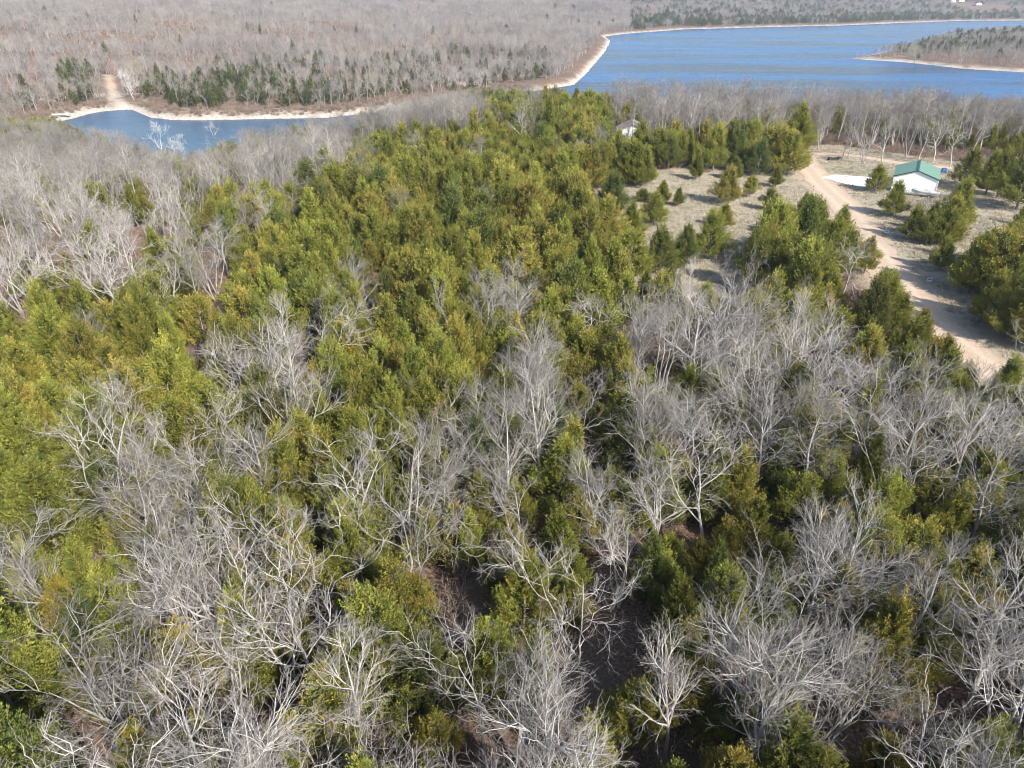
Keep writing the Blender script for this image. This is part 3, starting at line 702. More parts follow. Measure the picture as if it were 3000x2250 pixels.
for px, py, top, k, wd, lab in [
 (2039,527,450,0,.95,'small round cedar on a bare stem near the back of the clearing'),
 (2088,500,362,1,.85,'tall cedar directly behind the small round cedar at the back of the clearing'),
 (1957,494,392,1,1.0,'full cedar at the left back corner of the clearing'),
 (2010,480,375,4,.9,'rusty topped cedar between two taller cedars behind the clearing'),
 (2150,496,370,4,1.0,'bushy green cedar in the middle of the row behind the clearing'),
 (2196,506,420,0,1.0,'dark cedar stem pair, the left one, behind the clearing'),
 (2218,516,405,1,.9,'dark cedar with clear lower trunk at the right back of the clearing'),
 (2262,500,358,3,1.15,'large broad cedar beside the head of the road'),
 (2305,512,380,5,1.1,'largest cedar overhanging the left edge of the road head'),
 (2325,470,300,0,.9,'tall rust tinged cedar standing above the road head'),
 (2270,549,486,0,1.0,'small cedar on a thin stem nearest the road head'),
 (2196,578,512,3,.9,'lone small round cedar right of centre in the clearing'),
 (2252,616,548,3,.95,'lone round cedar in the open grass left of the road'),
 (2149,525,458,2,1.5,'greyish sparse cedar in the back half of the clearing'),
 (2128,598,486,1,.95,'large cedar in the middle of the clearing with its shadow to the left'),
 (2118,668,594,4,1.2,'conical cedar just below the large cedar in the clearing'),
 (2075,758,610,1,.9,'tall cedar at the near edge of the clearing'),
 (2004,786,655,4,1.0,'pointed young cedar in the gap at the near edge of the clearing'),
 (1914,660,560,5,1.0,'wide cedar at the heart of the clump in the clearing'),
 (1939,600,528,0,1.1,'rear cedar of the clump in the clearing'),
 (1881,592,552,3,1.6,'low dark shrubby cedar at the left side of the clump in the clearing'),
 (1986,604,548,4,1.0,'small bright pointed cedar right of the clump in the clearing'),
 (1834,541,418,1,.95,'leftmost of three cedars with bare stems at the left end of the clearing'),
 (1857,545,412,5,.95,'middle of three cedars with bare stems at the left end of the clearing'),
 (1882,546,425,1,.95,'rightmost of three cedars with bare stems at the left end of the clearing'),
 (1845,712,590,0,1.0,'pointed cedar left of the gap at the near edge of the clearing'),
 (1930,800,660,1,.95,'broad cedar below the clump at the near edge of the clearing'),
 (1790,640,500,1,.9,'cedar walling the left side of the clearing'),
 (1775,740,570,5,.9,'lower cedar walling the left side of the clearing'),
 (1700,560,420,1,1.0,'olive cedar at the far left corner of the clearing')]:
    hp(px, py, top, 'c', CN[k], lab, GC, wd * 1.28)
GR = 'cedars lining the gravel road'
for px, py, top, k, wd, lab in [
 (2562,562,480,1,1.1,'small spreading cedar at the left front of the white shed'),
 (2612,634,528,5,1.0,'cedar covering the lower left corner of the shed gable'),
 (2668,702,600,1,1.0,'cedar just beyond the farther yard sign'),
 (2722,680,590,0,1.0,'cedar in front of the covered boat'),
 (2793,672,520,1,.85,'tall cedar standing right of the shed'),
 (2765,720,610,5,1.0,'dark cedar between the boat and the two signs'),
 (2752,790,690,5,.85,'low wide cedar between the two yard signs'),
 (2835,858,690,1,.9,'bushy cedar above the nearer yard sign'),
 (2930,836,650,5,1.0,'bright topped cedar at the right behind the roadside row'),
 (2890,950,790,1,.95,'big dark cedar throwing shade across the road right of the nearer sign'),
 (2975,1005,790,5,1.0,'largest dark cedar at the right edge over the road'),
 (3010,900,700,1,1.0,'cedar cut by the right edge of the view above the road'),
 (2827,548,430,1,.9,'cedar behind the shed, left of the stems in the right field'),
 (2885,572,440,0,1.0,'cedar on a clear grey stem in the field right of the shed'),
 (2920,576,436,1,.9,'tall cedar with bare lower trunk in the right field'),
 (2976,614,424,5,.9,'very dark cedar standing alone at the right edge field'),
 (2990,660,590,0,.7,'small cedar below the dark field cedar'),
 (2345,672,566,0,1.1,'cedar heading the row on the left of the road'),
 (2300,690,600,3,1.2,'dark low cedar left of the head of the roadside row'),
 (2455,705,600,4,1.0,'pointed cedar in the left roadside row above the first sign'),
 (2395,690,600,1,.9,'filling cedar within the head of the left roadside row'),
 (2530,800,690,4,1.05,'pointed cedar leaning to the road opposite the farther sign'),
 (2470,800,660,1,1.0,'tall olive cedar of the left roadside row'),
 (2590,900,790,1,.95,'cedar at the road edge opposite the nearer sign'),
 (2620,985,860,0,1.0,'slender tipped cedar on the left road edge below the nearer sign'),
 (2560,980,800,1,1.0,'bushy cedar inside the left roadside row'),
 (2675,1040,905,0,1.0,'cedar with a long rusty leader left of the lower road'),
 (2742,1115,980,4,1.0,'narrow cedar rising against the pale lower road'),
 (2912,1232,1040,2,1.2,'isolated spire shaped cedar at the bottom of the road'),
 (2800,1190,1060,1,1.0,'cedar beside the bottom bend of the road')]:
    hp(px, py, top, 'c', CN[k], lab, GR, wd * (1.22 if px > 2540 and py < 1060 else 1.1))
GN_ = 'large bare trees in the near wood'
for px, py, top, k, wd, lab in [
 (1183,1763,1330,4,1.0,'big bare tree with a low left limb just left of centre'),
 (1521,1628,1330,3,1.0,'bare tree of many upright limbs near the middle of the wood'),
 (1516,2235,1790,3,.9,'bare forked tree at the bottom centre'),
 (1419,2225,1790,0,.9,'bare tree left of the forked one at the bottom centre'),
 (1641,2230,1850,5,.9,'fine twigged bare tree at the bottom, right of the forked one'),
 (1699,1942,1560,4,.9,'crooked bare tree with a curling white trunk above bottom centre'),
 (1945,2230,1780,2,.8,'slender straight bare tree at the bottom right of centre'),
 (1077,2235,1800,6,1.0,'thin bare tree at the bottom left of centre'),
 (731,2206,1840,5,1.35,'very wide many limbed bare tree at the lower left'),
 (580,1748,1480,1,1.1,'leaning bare tree with a long trunk at the left'),
 (17,1845,1500,4,1.0,'twisted white limbed bare tree on the left edge'),
 (685,1559,1200,4,1.0,'contorted bare oak beside the dark gap, left of centre'),
 (571,1593,1270,3,1.0,'bare tree with paired stems left of the contorted oak'),
 (931,1107,935,4,1.0,'dense white bare tree standing among yellow green cedars'),
 (1634,1305,1090,3,1.0,'tall bare tree with fanned limbs in the centre of the wood'),
 (2107,1102,930,0,1.0,'bare tree with bright fan shaped crown right of centre'),
 (2223,1209,940,3,1.0,'bare tree with a curved main limb right of centre'),
 (2006,1316,1020,7,1.0,'heavily twigged bare tree right of the centre line'),
 (1867,1398,1100,1,1.0,'bare tree with zigzag trunk right of the centre line'),
 (2141,1443,1230,4,.9,'spreading bare tree in the thick of the right hand wood'),
 (2384,1430,1150,3,1.0,'bare tree of many pale stems in the right hand wood'),
 (2700,1390,1130,0,1.0,'bare tree below the roadside cedars on the right'),
 (2422,2235,1880,1,1.1,'bare oak at the bottom right with dark forked trunk'),
 (2210,2050,1600,7,1.0,'tall pale bare tree standing over the leaf litter'),
 (2354,2220,1760,5,.8,'straight stemmed bare tree beside the leaf litter slope'),
 (2904,2235,1800,3,1.1,'bare tree with heavy dark limbs in the bottom right corner'),
 (2832,2077,1620,6,1.1,'bare tree with narrow crown right of the leaf litter slope'),
 (2576,2221,1990,0,1.0,'short bare tree on the leaf litter slope'),
 (2990,2190,1650,4,1.0,'bare tree cut by the right edge near the bottom')]:
    hp(px, py, top, 'b', BN[k], lab, GN_, wd)
for px, py, top, k, wd, lab in [
 (50,975,735,2,.9,'white limbed dead looking oak at the left edge above the cedars'),
 (445,768,610,0,1.0,'pale crooked tree amid cedars in the upper left'),
 (167,813,660,0,1.0,'pale bare tree left of the crooked one in the upper left'),
 (479,470,355,0,1.1,'left white sycamore against the cove water'),
 (538,482,372,1,1.0,'middle white sycamore against the cove water'),
 (632,420,354,0,1.1,'right white sycamore against the cove water'),
 (396,297,195,2,.9,'white branching sycamore on the far bank of the cove'),
 (340,550,455,1,1.1,'pale spreading tree on the slope below the cove'),
 (435,560,465,0,1.0,'pale tree right of the spreading one below the cove'),
 (2283,420,320,1,.7,'pale stemmed bare tree behind the road head cedars'),
 (1934,410,285,0,.8,'white barked forked tree behind the clearing cedars')]:
    hp(px, py, top, 'b', BW[k], lab, 'white barked trees', wd)
for px, py, top, k, wd, lab in [
 (2466,470,330,0,1.0,'bare oak beside the dark brush pile'),
 (2484,462,320,1,1.0,'slanting bare oak right of the brush pile oak'),
 (2527,481,345,3,1.2,'forked bare oak on the lawn left of the shed'),
 (2532,510,430,4,1.0,'small bare tree on the lawn just left of the shed cedar'),
 (2583,474,330,0,1.1,'bare oak behind the left corner of the shed'),
 (2655,462,320,3,1.0,'bare tree rising behind the shed roof ridge'),
 (2690,470,325,5,1.0,'straight bare trees above the shed roof, right of the ridge'),
 (2735,476,330,1,1.0,'dark stemmed bare tree past the right shed eave'),
 (2783,490,340,5,1.1,'thick trunked bare tree behind the right end of the shed'),
 (2395,450,320,1,1.0,'bare oak at the back of the road head'),
 (2745,610,540,3,.8,'pale dead branching tree in front of the shed'),
 (2820,560,488,4,.7,'pale wide branched dead tree right of the shed'),
 (2868,730,620,3,.8,'grey dead tree among the cedars right of the signs')]:
    hp(px, py, top, 'b', BM[k], lab, 'bare trees around the shed lawn', wd)
for px, py, top, k, wd, tp, lab in [
 (240,1900,1690,0,1.0,CY,'golden yellow cedar among bare limbs at the left'),
 (900,1330,1120,0,1.1,CN,'tall bright green cedar above the dark gap'),
 (860,1480,1260,4,1.1,CN,'bright cedar beside the dark gap left of centre'),
 (790,1680,1440,0,1.1,CN,'long bright cedar below the dark gap'),
 (1180,1390,1235,3,1.1,CN,'rounded dark hearted cedar left of centre'),
 (1050,1400,1190,4,1.1,CN,'cedar with rusty tips left of the dark hearted one'),
 (1070,1120,930,0,1.0,CN,'rust tipped spire cedar in the middle of the wood'),
 (1400,1010,840,4,1.1,CN,'dark green spire cedar in the middle of the wood'),
 (1640,1190,1020,1,.9,CN,'cedar behind the fan limbed bare tree'),
 (1240,2000,1800,0,1.1,CN,'green cedar below the big bare tree'),
 (1455,1760,1625,0,.9,CY,'small golden cedar near the bottom centre'),
 (1850,2170,2000,1,1.1,CN,'mossy green cedar at the bottom right of centre'),
 (2640,1760,1530,1,1.1,CN,'bushy bright cedar amid bare trees on the right'),
 (2760,1700,1560,5,1.1,CN,'second bushy cedar amid bare trees on the right'),
 (80,2150,1800,1,1.1,CN,'deep green cedar in the lower left corner'),
 (80,2000,1760,4,1.0,CN,'cedar just above the lower left corner one'),
 (1545,440,290,1,.85,CM,'tallest cedar before the bare lakeside strip'),
 (1605,450,283,0,.8,CM,'pointed cedar breaking the skyline of the cedar wood'),
 (1690,470,310,5,.9,CM,'broad cedar right of the pointed skyline cedar'),
 (1390,470,320,0,.9,CM,'single cedar standing up left of the skyline group'),
 (2500,345,270,0,.8,CM,'cedar poking out of the bare lakeside strip, left one'),
 (2560,350,268,2,1.2,CM,'cedar poking out of the bare lakeside strip, right one')]:
    hp(px, py, top, 'c', tp[k], lab, 'cedars picked out in the wood', wd)

# ------------------------------------------------------------------ woodland fill
MAP = [  # tree cover read off the photo: 5 dense cedar .. 1 bare trees, 0 open
'222000001111115555111112111111',
'111100311135555554555550111144',
'111222212455555554000000000000',
'212112334555555555000055005500',
'122222355553555555503355554555',
'133133555535533555553355550555',
'344555552355311154111355553055',
'555555551155353344311111335555',
'555555511554453113311111114441',
'555511111555541111222211111111',
'554111115555522221111111111111',
'231111115511131122222222222222',
'151111155511133333111111255522',
'244111155111115333322222255552',
'555411111111553333222222244433',
'554411111115553333111111122222',
'511111111225553333331111111111',
'511111111333333335551111111111',
'411111111333311114444222222222',
'411111111333311114444222222222']
MAP = [r_.replace('5', 'C').replace('4', 'c').replace('3', 'm').replace('2', 'b').replace('1', 'B').replace('0', '.') for r_ in MAP]
PC = {'C': .975, 'c': .85, 'm': .66, 'b': .50, 'B': .30}
SPC = 3.7
def jit(x0, x1, y0, y1, s_):
    a_, b_ = np.meshgrid(np.arange(x0, x1, s_), np.arange(y0, y1, s_))
    return (a_ + rng.uniform(-.42, .42, a_.shape) * s_).ravel(), (b_ + rng.uniform(-.42, .42, b_.shape) * s_).ravel()
Xn, Yn = jit(-90, 90, 8, 80, 2.75); kn = np.hypot(Xn, Yn) < 72
Xf, Yf = jit(-260, 330, 8, 345, SPC); kf = np.hypot(Xf, Yf) >= 72
X = np.concatenate([Xn[kn], Xf[kf]]); Y = np.concatenate([Yn[kn], Yf[kf]])
Z, SD, NR, PN = height(X, Y)
ok = NR & (SD > 3) & (Z > WL + .5); X, Y, Z = X[ok], Y[ok], Z[ok]
T = np.array(taken)
dm = np.sqrt((X[:, None] - T[None, :, 0]) ** 2 + (Y[:, None] - T[None, :, 1]) ** 2) - T[None, :, 2] * np.where(np.hypot(X, Y) < 72, .7, 1)[:, None]
ok = (dm.min(1) > 0) & (polyline_dist(X, Y, ROAD) > np.where(X / Y > np.interp(Y, ROAD[::-1, 1], ROAD[::-1, 0] / ROAD[::-1, 1]), 7.8, np.where(Y < 75, 8.5, 6.2))) & (polyline_dist(X, Y, TRACK) > 2.5)
cs, sn = math.cos(SRZ), math.sin(SRZ)
lx = (X - SX) * cs + (Y - SY) * sn; ly = -(X - SX) * sn + (Y - SY) * cs
ok &= ~((np.abs(lx) < 6.5) & (ly > -4) & (ly < LN + 4))
for q in (at(1850, 405), at(1755, 430)): ok &= np.hypot(X - q[0], Y - q[1]) > 7
X, Y, Z = X[ok], Y[ok], Z[ok]
px, py, zd = proj(X, Y, Z + 4.5)
ci_ = np.floor(px / 100).astype(int); ri = np.clip(np.floor((py - 300) / 100).astype(int), -1, 19)
CLEAR2 = np.array([at(a, b)[:2] for a, b in [(1760,560),(1900,500),(2060,480),(2200,470),(2330,430),(2450,425),(3200,480),(3300,640),(2960,640),(2830,610),(2760,610),(2560,560),(2480,560),(2400,640),(2290,660),(2210,740),(2130,880),(1950,900),(1840,820),(1780,740),(1720,620)]])
inc = inside(np.stack([X, Y], 1), CLEAR2)
capx = [-900,0,150,300,340,400,450,600,650,700,800,900,1000,1250,1500,1650,2000,2250,2500,2750,3000,4000]
capy = [350,345,345,380,388,398,440,446,408,380,362,347,330,282,250,232,214,228,250,260,285,340]
cand = []
U = rng.uniform(0, 1, (len(X), 4))
dens = .5 + .5 * wob(X, Y, 22, 31)
for i in range(len(X)):
    c_ = min(max(ci_[i], 0), 29)
    ch = 'B' if ri[i] < 0 else MAP[ri[i]][c_]
    d = math.hypot(X[i], Y[i])
    if ch == '.':
        if inc[i] or px[i] > 1700: continue
        ch = 'B' if py[i] < 480 else 'm'
    if inc[i]: continue
    isc = U[i, 0] < PC[ch]
    if isc:
        if U[i, 3] < .16: continue
        h = 4.8 + 5.0 * U[i, 1] if ch in 'Cc' else 4.2 + 3.8 * U[i, 1]
        cand.append(('c', X[i], Y[i], Z[i], h, i))
    else:
        if py[i] > 1100 and (U[i, 2] * 7.7) % 1 < .86:
            cand.append(('c', X[i] + 1.6 * U[i, 0] + .4, Y[i] - 1.2 + 2.4 * U[i, 3], Z[i], 3.4 + 4.6 * (U[i, 1] * 5.3 % 1) ** 1.2, i + 100000))
        if U[i, 3] > (.58 if py[i] > 1100 else .72 if (px[i] < 900 and py[i] < 800) else .60 if d < 130 else .85): 
            continue
        h = 9.4 + 3.6 * U[i, 1] if ch in 'Bb' else 6.8 + 3.4 * U[i, 1]
        if py[i] < 500 and px[i] > 1650: h *= 1.12
        if py[i] < 420 and 850 < px[i] <= 1650: h *= 1.35
        cand.append(('b', X[i], Y[i], Z[i], h, i))
def capped(c):
    k, x, y, z, h, i = c
    p1, q1, z1 = proj(x, y, z + h); lim = np.interp(p1, capx, capy) + 6 * math.sin(x * .7 + y)
    while q1 < lim and h > 2.5:
        h -= .4; q1 = proj(x, y, z + h)[1]
    return (k, x, y, z, h, i) if h > 2.6 else None
cand = [c for c in map(capped, cand) if c]
rows = [(400, 'by the water'), (550, 'high in the photo'), (700, 'a quarter down'), (860, 'a third down'), (1020, 'just above mid height'), (1200, 'at mid height'),
        (1400, 'just below mid height'), (1620, 'two thirds down'), (1880, 'low in the photo'), (1e9, 'along the bottom')]
cols = [(200, 'at the left edge'), (500, 'near the left edge'), (800, 'well left'), (1100, 'left of the middle'), (1400, 'just left of centre'), (1700, 'just right of centre'),
        (2000, 'right of the middle'), (2300, 'well right'), (2650, 'near the right edge'), (1e9, 'at the right edge')]
def cell(px, py):
    return next(s for l, s in rows if py < l), next(s for l, s in cols if px < l)
def ranks(n):
    if n == 1: return ['']
    if n == 2: return ['taller ', 'shorter ']
    if n == 3: return ['tallest ', 'middling ', 'shortest ']
    if n == 4: return ['tallest ', 'second tallest ', 'third tallest ', 'shortest ']
    return ['tallest ', 'second tallest ', 'third tallest '] + ['fourth tallest ', 'fifth tallest ', 'sixth tallest ', 'seventh tallest ', 'eighth tallest ', 'ninth tallest ', 'tenth tallest ', 'eleventh tallest '][:n - 4] + ['shortest ']
for kind in 'bc':
    L = [c for c in cand if c[0] == kind]
    inf, outf = [], []
    for c in L:
        p1, q1, z1 = proj(c[1], c[2], c[3] + c[4] * .6)
        r_ = c[4] * .3 * F / z1
        (inf if (-r_ < p1 < 3000 + r_ and q1 - r_ < 2250) else outf).append((z1 / c[4], c, p1, q1))
    inf.sort(key=lambda a: a[0])
    quota = 300 - counts[kind]
    tp_n, tp_m = (BN, BM) if kind == 'b' else (CN, CM)
    cells = {}
    for zz, c, p1, q1 in inf[:quota]: cells.setdefault(cell(p1, q1), []).append((-c[4], c[5], c[0], p1, math.hypot(c[1], c[2])))
    rk = {}
    for ce, lst in cells.items():
        lst.sort(); n2 = len(lst)
        if n2 > 8:
            lst.sort(key=lambda a: a[3]); q2 = n2 // 2
            for side, hl in (('left hand ', lst[:q2]), ('right hand ', lst[q2:])):
                hl = sorted(hl, key=lambda a: a[4]); h2 = len(hl) // 2
                for nf_, l4 in (('nearer ', hl[:h2]), ('farther ', hl[h2:])):
                    l4 = sorted(l4)
                    for q_, w_ in zip(l4, ranks(len(l4))): rk[q_[1]] = (w_, nf_ + side)
        elif n2 > 3:      # split the cell into its left and right half first
            lst.sort(key=lambda a: a[3]); hf = [sorted(lst[:n2 // 2]), sorted(lst[n2 // 2:])]
            for side, hl in zip(('left hand ', 'right hand '), hf):
                for q_, w_ in zip(hl, ranks(len(hl))): rk[q_[1]] = (w_, side)
        else:
            for q_, w_ in zip(lst, ranks(n2)): rk[q_[1]] = (w_, '')
    for zz, c, p1, q1 in inf[:quota]:
        dist = math.hypot(c[1], c[2]); rr2 = random.Random(c[5] * 3 + (kind == 'b'))
        tl = tp_n if dist < (85 if kind == 'b' else 160) else tp_m
        if kind == 'b': k = rr2.choice([0, 1, 2, 3, 4, 5, 6, 7, 2, 6] if tl is BN else [0, 1, 2, 3, 4, 5, 2])
        else: k = rr2.choice([0, 1, 2, 3, 4, 5, 0, 4, 0, 4, 2, 0, 4, 2, 4])
        ro, co = cell(p1, q1); w_, side = rk[c[5]]
        lab = w_ + side + ('leafless grey tree ' if kind == 'b' else 'green cedar ') + co + ' of the wood, ' + ro
        lab = lab.replace('edge of the wood', 'edge').replace('centre of the wood', 'centre').replace('middle of the wood', 'middle')
        if len(lab.split()) > 15: lab = lab.replace(' of the wood', '').replace('leafless grey', 'leafless').replace(' hand', '')
        grp = 'leafless grey trees of the wood' if kind == 'b' else 'green cedars of the wood'
        plant(tl[k], kind, c[1], c[2], c[4], lab, grp, rr2.uniform(0, 6.28), (rr2.gauss(0, .05), rr2.gauss(0, .05)), rr2.uniform(.88, 1.15) if kind == 'b' else rr2.uniform(.78, 1.12), c[3])
    rest = [a[1] for a in inf[quota:] + outf]
    P = np.array([(c[1], c[2], c[3]) for c in rest]); hs = np.array([c[4] for c in rest]) / (12 if kind == 'b' else 7)
    sc = np.stack([hs * rng.uniform(.9, 1.15, len(hs))] * 2 + [hs], 1)
    scatter('bare_trees' if kind == 'b' else 'cedar_trees', COL_BM if kind == 'b' else COL_CM, P, sc, rng.uniform(0, 6.28, len(P)),
            'leafless woodland strip behind the nearer trees and along the lake' if kind == 'b' else 'dense green cedar thicket reaching back toward the cove', 'woodland')
print('individual', counts)
# ------------------------------------------------------------------ far hill, far shore and peninsula
pb, sb, pc_, sc_, pcl, scl_ = [], [], [], [], [], []
d = 240.0; halo = R(42)
boxes = [(420,1020,225,325,.55),(560,1000,190,235,.22),(1080,1600,160,280,.22),(0,130,240,330,.35),(180,280,200,310,.35),(1000,1300,200,330,.16),(2620,2900,120,160,.22),(2750,3100,95,150,.25)]
while d < 3400:
    step = 6.2 if d < 1000 else 6.2 + (d - 1000) * .011
    if d > 1000: step = max(step, 15)
    n = int(2 * halo * d / step)
    a = -halo + (np.arange(n) + rng.uniform(0, 1, n)) * 2 * halo / n
    dd = d + rng.uniform(-.5, .5, n) * step
    x, y = dd * np.sin(a), dd * np.cos(a); z, s, nr_, pn_ = height(x, y)
    dww = polyline_dist(x, y, wash)
    ok = (s > np.where(pn_, 14, 15) + 5 * wob(x, y, 50, 8)) & ~nr_ & (z > WL + 1.0) & (dww > 4)
    u_ = rng.uniform(0, 1, n)
    qx, qy, _ = proj(x, y, z)
    for fx, fy in fh: ok &= np.hypot(x - fx, y - fy) > 42
    past = (qx > 2780) & (qx < 2960) & (dd > 2350) & (dd < 2600); ok &= ~past
    glade = ((qx - 330) / 130) ** 2 + ((qy - 38) / 13) ** 2 < .8; glade |= ((qx - 700) / 150) ** 2 + ((qy - 22) / 12) ** 2 < .8; ok &= ~(glade & (dd > 600) & (u_ > .25))
    u = rng.uniform(0, 1, n)
    pr = np.full(n, .012)
    for (x0, x1, y0, y1, q) in boxes:
        m_ = (qx > x0) & (qx < x1) & (qy > y0) & (qy < y1) & (dd < 1400); pr = np.where(m_, q, pr)
    farc = (qx > 1850) & (dd > 1100) & ~pn_
    pr = np.where(farc & (s < 150), .75, np.where(farc, .30 + .28 * wob(x, y, 300, 77), pr))
    for i in np.where(ok)[0]:
        zz = z[i]
        if u[i] < pr[i]:
            h = rng.uniform(5.5, 9.5) if d < 1000 else rng.uniform(8, 12); k = 1.0 if d < 1000 else step / 9
            pc_.append((x[i], y[i], zz)); sc_.append((h / 7 * k, h / 7 * k, h / 7))
        elif d > 1000:
            h = rng.uniform(.8, 1.05) * (.85 if pn_[i] else 1); k = step / 17
            pcl.append((x[i], y[i], zz)); scl_.append((k, k, h))
        else:
            h = rng.uniform(.58, 1.15) * (.8 if pn_[i] else 1); wx = rng.uniform(.9, 1.3)
            pb.append((x[i], y[i], zz)); sb.append((h * wx, h * wx, h))
    d += step
print('far', len(pb), len(pc_), len(pcl))
scatter('hillside_trees', COL_BF, pb, sb, rng.uniform(0, 6.28, len(pb)), 'bare grey forest covering the hill across the cove', 'forest')
scatter('distant_cedars', COL_CF, pc_, sc_, rng.uniform(0, 6.28, len(pc_)), 'dark cedars scattered on the far hill and beyond the lake', 'forest')
scatter('distant_forest', COL_CL, pcl, scl_, rng.uniform(0, 6.28, len(pcl)), 'hazy leafless forest beyond the lake to the horizon', 'forest')
# ------------------------------------------------------------------ low brush on the banks and under the strip
def brush(seed):
    r = np.random.default_rng(seed); n = 26
    st = np.zeros((n, 3)); st[:, :2] = r.normal(0, .35, (n, 2)); dr_ = unit(np.stack([r.normal(0, .6, n), r.normal(0, .6, n), np.ones(n)], 1))
    p1, a1 = grow(r, st, dr_, r.uniform(.8, 1.7, n), np.full(n, .022), np.full(n, .012), 4, .2, .02)
    s = children(r, p1, a1, 6, .2, 1, .4, 1, .6, .8, .3); p2, a2 = grow(r, s[0], s[1], s[2], np.full(len(s[2]), .014), np.full(len(s[2]), .008), 2, .2, .02)
    return bpy.data.objects.new('brush', mesh_np('brush', *cat([tubes(p1, a1, 3), tubes(p2, a2, 3)]), [M_BRUSH]))
COL_BR = coll('tpl_brush', [brush(61 + i) for i in range(4)])
n = 26000
a = rng.uniform(R(-40), R(40), n); dd = 18 + 440 * np.sqrt(rng.uniform(0, 1, n)); x, y = dd * np.sin(a), dd * np.cos(a); z, s, nr_, pn_ = height(x, y)
inc = inside(np.stack([x, y], 1), CLEAR)
ok = (s > 4) & (z > WL + .6) & ~inc & (polyline_dist(x, y, ROAD) > 4) & (polyline_dist(x, y, TRACK) > 3) & (polyline_dist(x, y, wash) > 5)
lx = (x - SX) * cs + (y - SY) * sn; ly = -(x - SX) * sn + (y - SY) * cs
ok &= ~((np.abs(lx) < 6) & (ly > -4) & (ly < LN + 3)); ok &= (nr_ & (dd > 150)) | (~nr_ & (s < 45)) | (rng.uniform(0, 1, n) < .6)
P = np.stack([x, y, z], 1)[ok]; hs = rng.uniform(.6, 1.5, len(P))
scatter('dry_brush', COL_BR, P, np.stack([hs, hs, hs], 1), rng.uniform(0, 6.28, len(P)), 'low dry brown brush under the bare trees and on the banks', 'brush')
def tuft(seed):
    r = np.random.default_rng(seed); n = 22
    c = np.stack([r.normal(0, .16, n), r.normal(0, .16, n), np.zeros(n)], 1); d = unit(np.stack([r.normal(0, .5, n), r.normal(0, .5, n), np.ones(n)], 1))
    L = r.uniform(.12, .34, n)[:, None]; e = unit(np.cross(d, r.normal(0, 1, d.shape))) * .016
    V = np.stack([c - e, c + e, c + d * L + e * .4, c + d * L - e * .4], 1).reshape(-1, 3)
    return bpy.data.objects.new('tuft', mesh_np('tuft', V, np.arange(len(V)).reshape(-1, 4), [M_STRAW]))
M_STRAW = bark_mat('straw', (.30, .255, .17), (.62, .56, .44), sc=1)
COL_TU = coll('tpl_tuft', [tuft(71 + i) for i in range(4)])
n = 90000
c0, c1 = CLEAR.min(0), CLEAR.max(0); x = rng.uniform(c0[0], min(c1[0], 190), n); y = rng.uniform(c0[1], c1[1], n)
ok = inside(np.stack([x, y], 1), CLEAR) & (polyline_dist(x, y, ROAD) > 3.1 + rng.exponential(1.2, n)) & (polyline_dist(x, y, TRACK) > 1.6 + rng.exponential(.8, n)) & (wob(x, y, 11, 91) + rng.normal(0, .35, n) > -.25)
ok &= ~inside(np.stack([x, y], 1), ring)
lx = (x - SX) * cs + (y - SY) * sn; ly = -(x - SX) * sn + (y - SY) * cs; ok &= ~((np.abs(lx) < 4.3) & (ly > -.4) & (ly < LN + .4))
x, y = x[ok], y[ok]; P = np.stack([x, y, height(x, y)[0]], 1); hs = rng.uniform(.6, 1.7, len(P)); print('tufts', len(P))
scatter('dry_grass', COL_TU, P, np.stack([hs * 1.2, hs * 1.2, hs * .8], 1), rng.uniform(0, 6.28, len(P)), 'pale dry grass tufts over the clearing and verges', 'grass')
# ------------------------------------------------------------------ small things on the lawn
M_LOG = simple('charred_log', (.045, .045, .05), .8, .3, .4, 4); M_LOGP = simple('pale_log', (.50, .47, .43), .9, .2, .2, 4)
def logs(px, py, n, L, rad, mt, name, label, cat_, seed, spread):
    x, y, z = ground_at(px, py); r = np.random.default_rng(seed); o = empty(name, (x, y, z)); tag(o, label, cat_)
    for i in range(n):
        a = r.uniform(-.6, .6); s0 = np.array([[r.uniform(-spread, spread) - L / 2 * math.cos(a), r.uniform(-spread, spread) * .5 - L / 2 * math.sin(a), rad + r.uniform(0, .5) * (i > 2)]])
        p, q = grow(r, s0, np.array([[math.cos(a), math.sin(a), r.normal(0, .1)]]), np.array([L * r.uniform(.7, 1.2)]), np.array([rad]), np.array([rad * .6]), 5, .08, 0)
        part('log', tubes(p, q, 7), mt, o)
logs(2447, 470, 9, 2.6, .16, M_LOG, 'brush_pile', 'dark pile of logs and limbs at the foot of the lawn oak', 'log pile', 3, .9)
logs(2470, 518, 3, 1.8, .12, M_LOGP, 'brush_pile', 'few pale cut logs at the edge of the white gravel', 'log pile', 5, .4)
logs(2905, 598, 2, 3.0, .10, M_LOGP, 'fallen_log', 'pale fallen branch in the shaded field right of the shed', 'log', 6, .4)
logs(2886, 627, 1, 2.2, .05, M_LOGP, 'fallen_pole', 'thin pale pole lying in the dry grass right of the shed', 'pole', 8, .1)
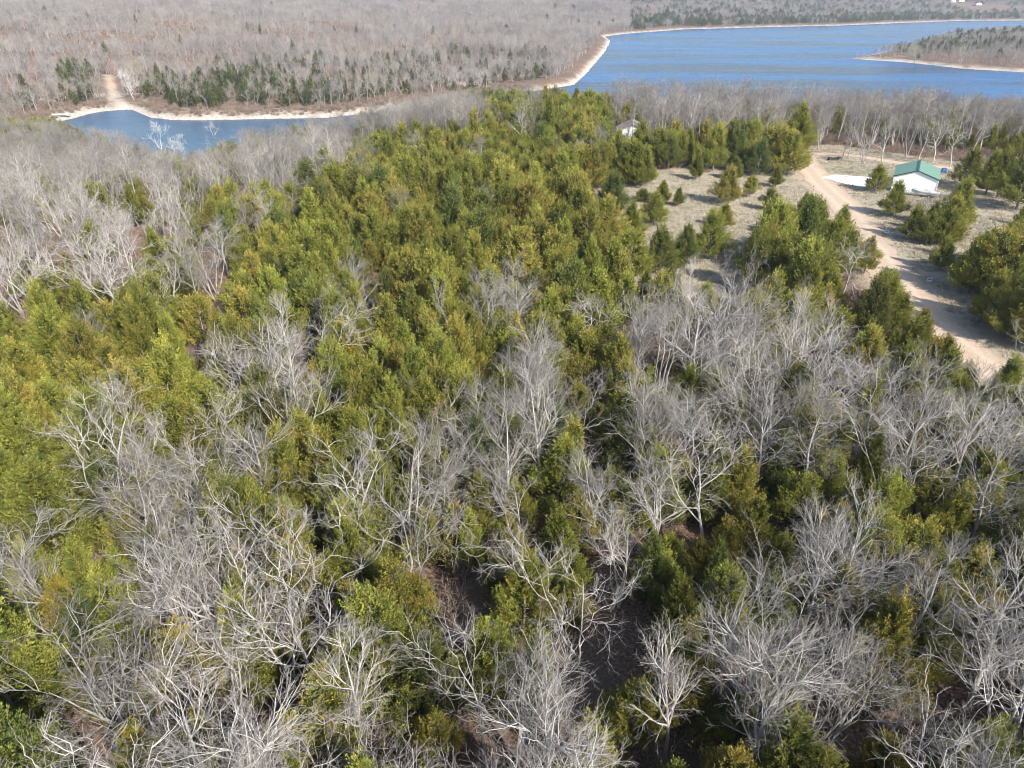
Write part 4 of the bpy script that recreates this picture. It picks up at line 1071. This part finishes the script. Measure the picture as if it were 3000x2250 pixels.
# blue tarp heap behind shed, pale blue tarp among cedars
def heap(px, py, sx, sy, h, mt, label, seed):
    x, y, z = ground_at(px, py); r = np.random.default_rng(seed); K = 11; V = []
    for i in range(K):
        for j in range(K):
            u, v = i / (K - 1) * 2 - 1, j / (K - 1) * 2 - 1; e = max(abs(u), abs(v))
            V.append((u * sx / 2, v * sy / 2, h * (1 - e ** 4) * (1 + r.normal(0, .08)) + .02))
    Q = [[i * K + j, (i + 1) * K + j, (i + 1) * K + j + 1, i * K + j + 1] for i in range(K - 1) for j in range(K - 1)]
    o = link('tarp_covered_stack', mesh_np('tarp', np.array(V), np.array(Q), [mt])); o.location = (x, y, z); o.rotation_euler = (0, 0, SRZ)
    tag(o, label, 'tarp')
heap(2764, 506, 1.3, 1.6, 1.0, simple('blue_tarp', (.03, .10, .26), .5), 'bright blue tarp over a stack beside the right wall of the shed', 1)
heap(1914, 452, 2.0, 2.2, 1.6, simple('pale_blue_tarp', (.42, .52, .66), .5), 'pale blue tarp over a stack glimpsed between clearing cedars', 2)
# low dock / slab on the left bank of the cove
x, y, z = ground_at(175, 338)
dk = empty('dock', (x, y, z + .25), R(8)); tag(dk, 'pale beached dock section on the left bank of the cove', 'dock')
part('deck', boxm([(0, 0, .25, 9, 2.2, .14)]), M_HWALL, dk)
for s in (-1, 1): part('float', boxm([(0, s * .8, .0, 8.6, .5, .36)]), M_GALV, dk)
# pale willows
M_WIL = bark_mat('willow_twig', (.40, .41, .17), (.58, .58, .30), sc=1)
WT = [bare_t(501, 12, 'multi', 'mid', (M_BARK, M_WIL))]
for px_, py_, top, lab in [(255,560,440,'yellow budding willow on the slope below the cove'),(398,255,143,'pale yellow budding crown behind the far bank sycamore'),(690,430,395,'yellow budding shrub right of the cove sycamores'),(2678,185,118,'yellow green tree in the front of the peninsula'),(2812,188,100,'broad yellow green tree on the peninsula'),(520,500,440,'low yellow green willow between the cove sycamores')]:
    hp(px_, py_, top, 'b', WT[0], lab, 'budding yellow trees', 1.25)
M_RUST = bark_mat('rusty_twig', (.42, .25, .18), (.60, .42, .34), sc=1)
RT = [bare_t(502, 12, 'oak', 'mid', (M_BARK, M_RUST))]
for px_, py_, top, lab in [(2509,171,150,'reddish bush on the very tip of the peninsula'),(2534,172,148,'round reddish bush second from the peninsula tip'),(2577,174,142,'larger reddish tree third from the peninsula tip'),(2592,176,125,'thin grey snag beside the reddish peninsula trees')]:
    hp(px_, py_, top, 'b', RT[0], lab, 'reddish bushes on the peninsula tip', 1.3 if 'snag' not in lab else .3)

# ------------------------------------------------------------------ haze
m = bpy.data.materials.new('haze'); m.use_nodes = True; t = m.node_tree; t.nodes.clear()
vo = t.nodes.new('ShaderNodeVolumePrincipled'); vo.inputs['Color'].default_value = (.80, .88, 1, 1); vo.inputs['Density'].default_value = .00013; vo.inputs['Anisotropy'].default_value = .2
out = t.nodes.new('ShaderNodeOutputMaterial'); t.links.new(vo.outputs[0], out.inputs['Volume'])
V, Q = boxm([(0, 1500, 14, 12000, 12000, 66)])
tag(link('haze', mesh_np('haze', V, Q, [m])), kind='stuff')
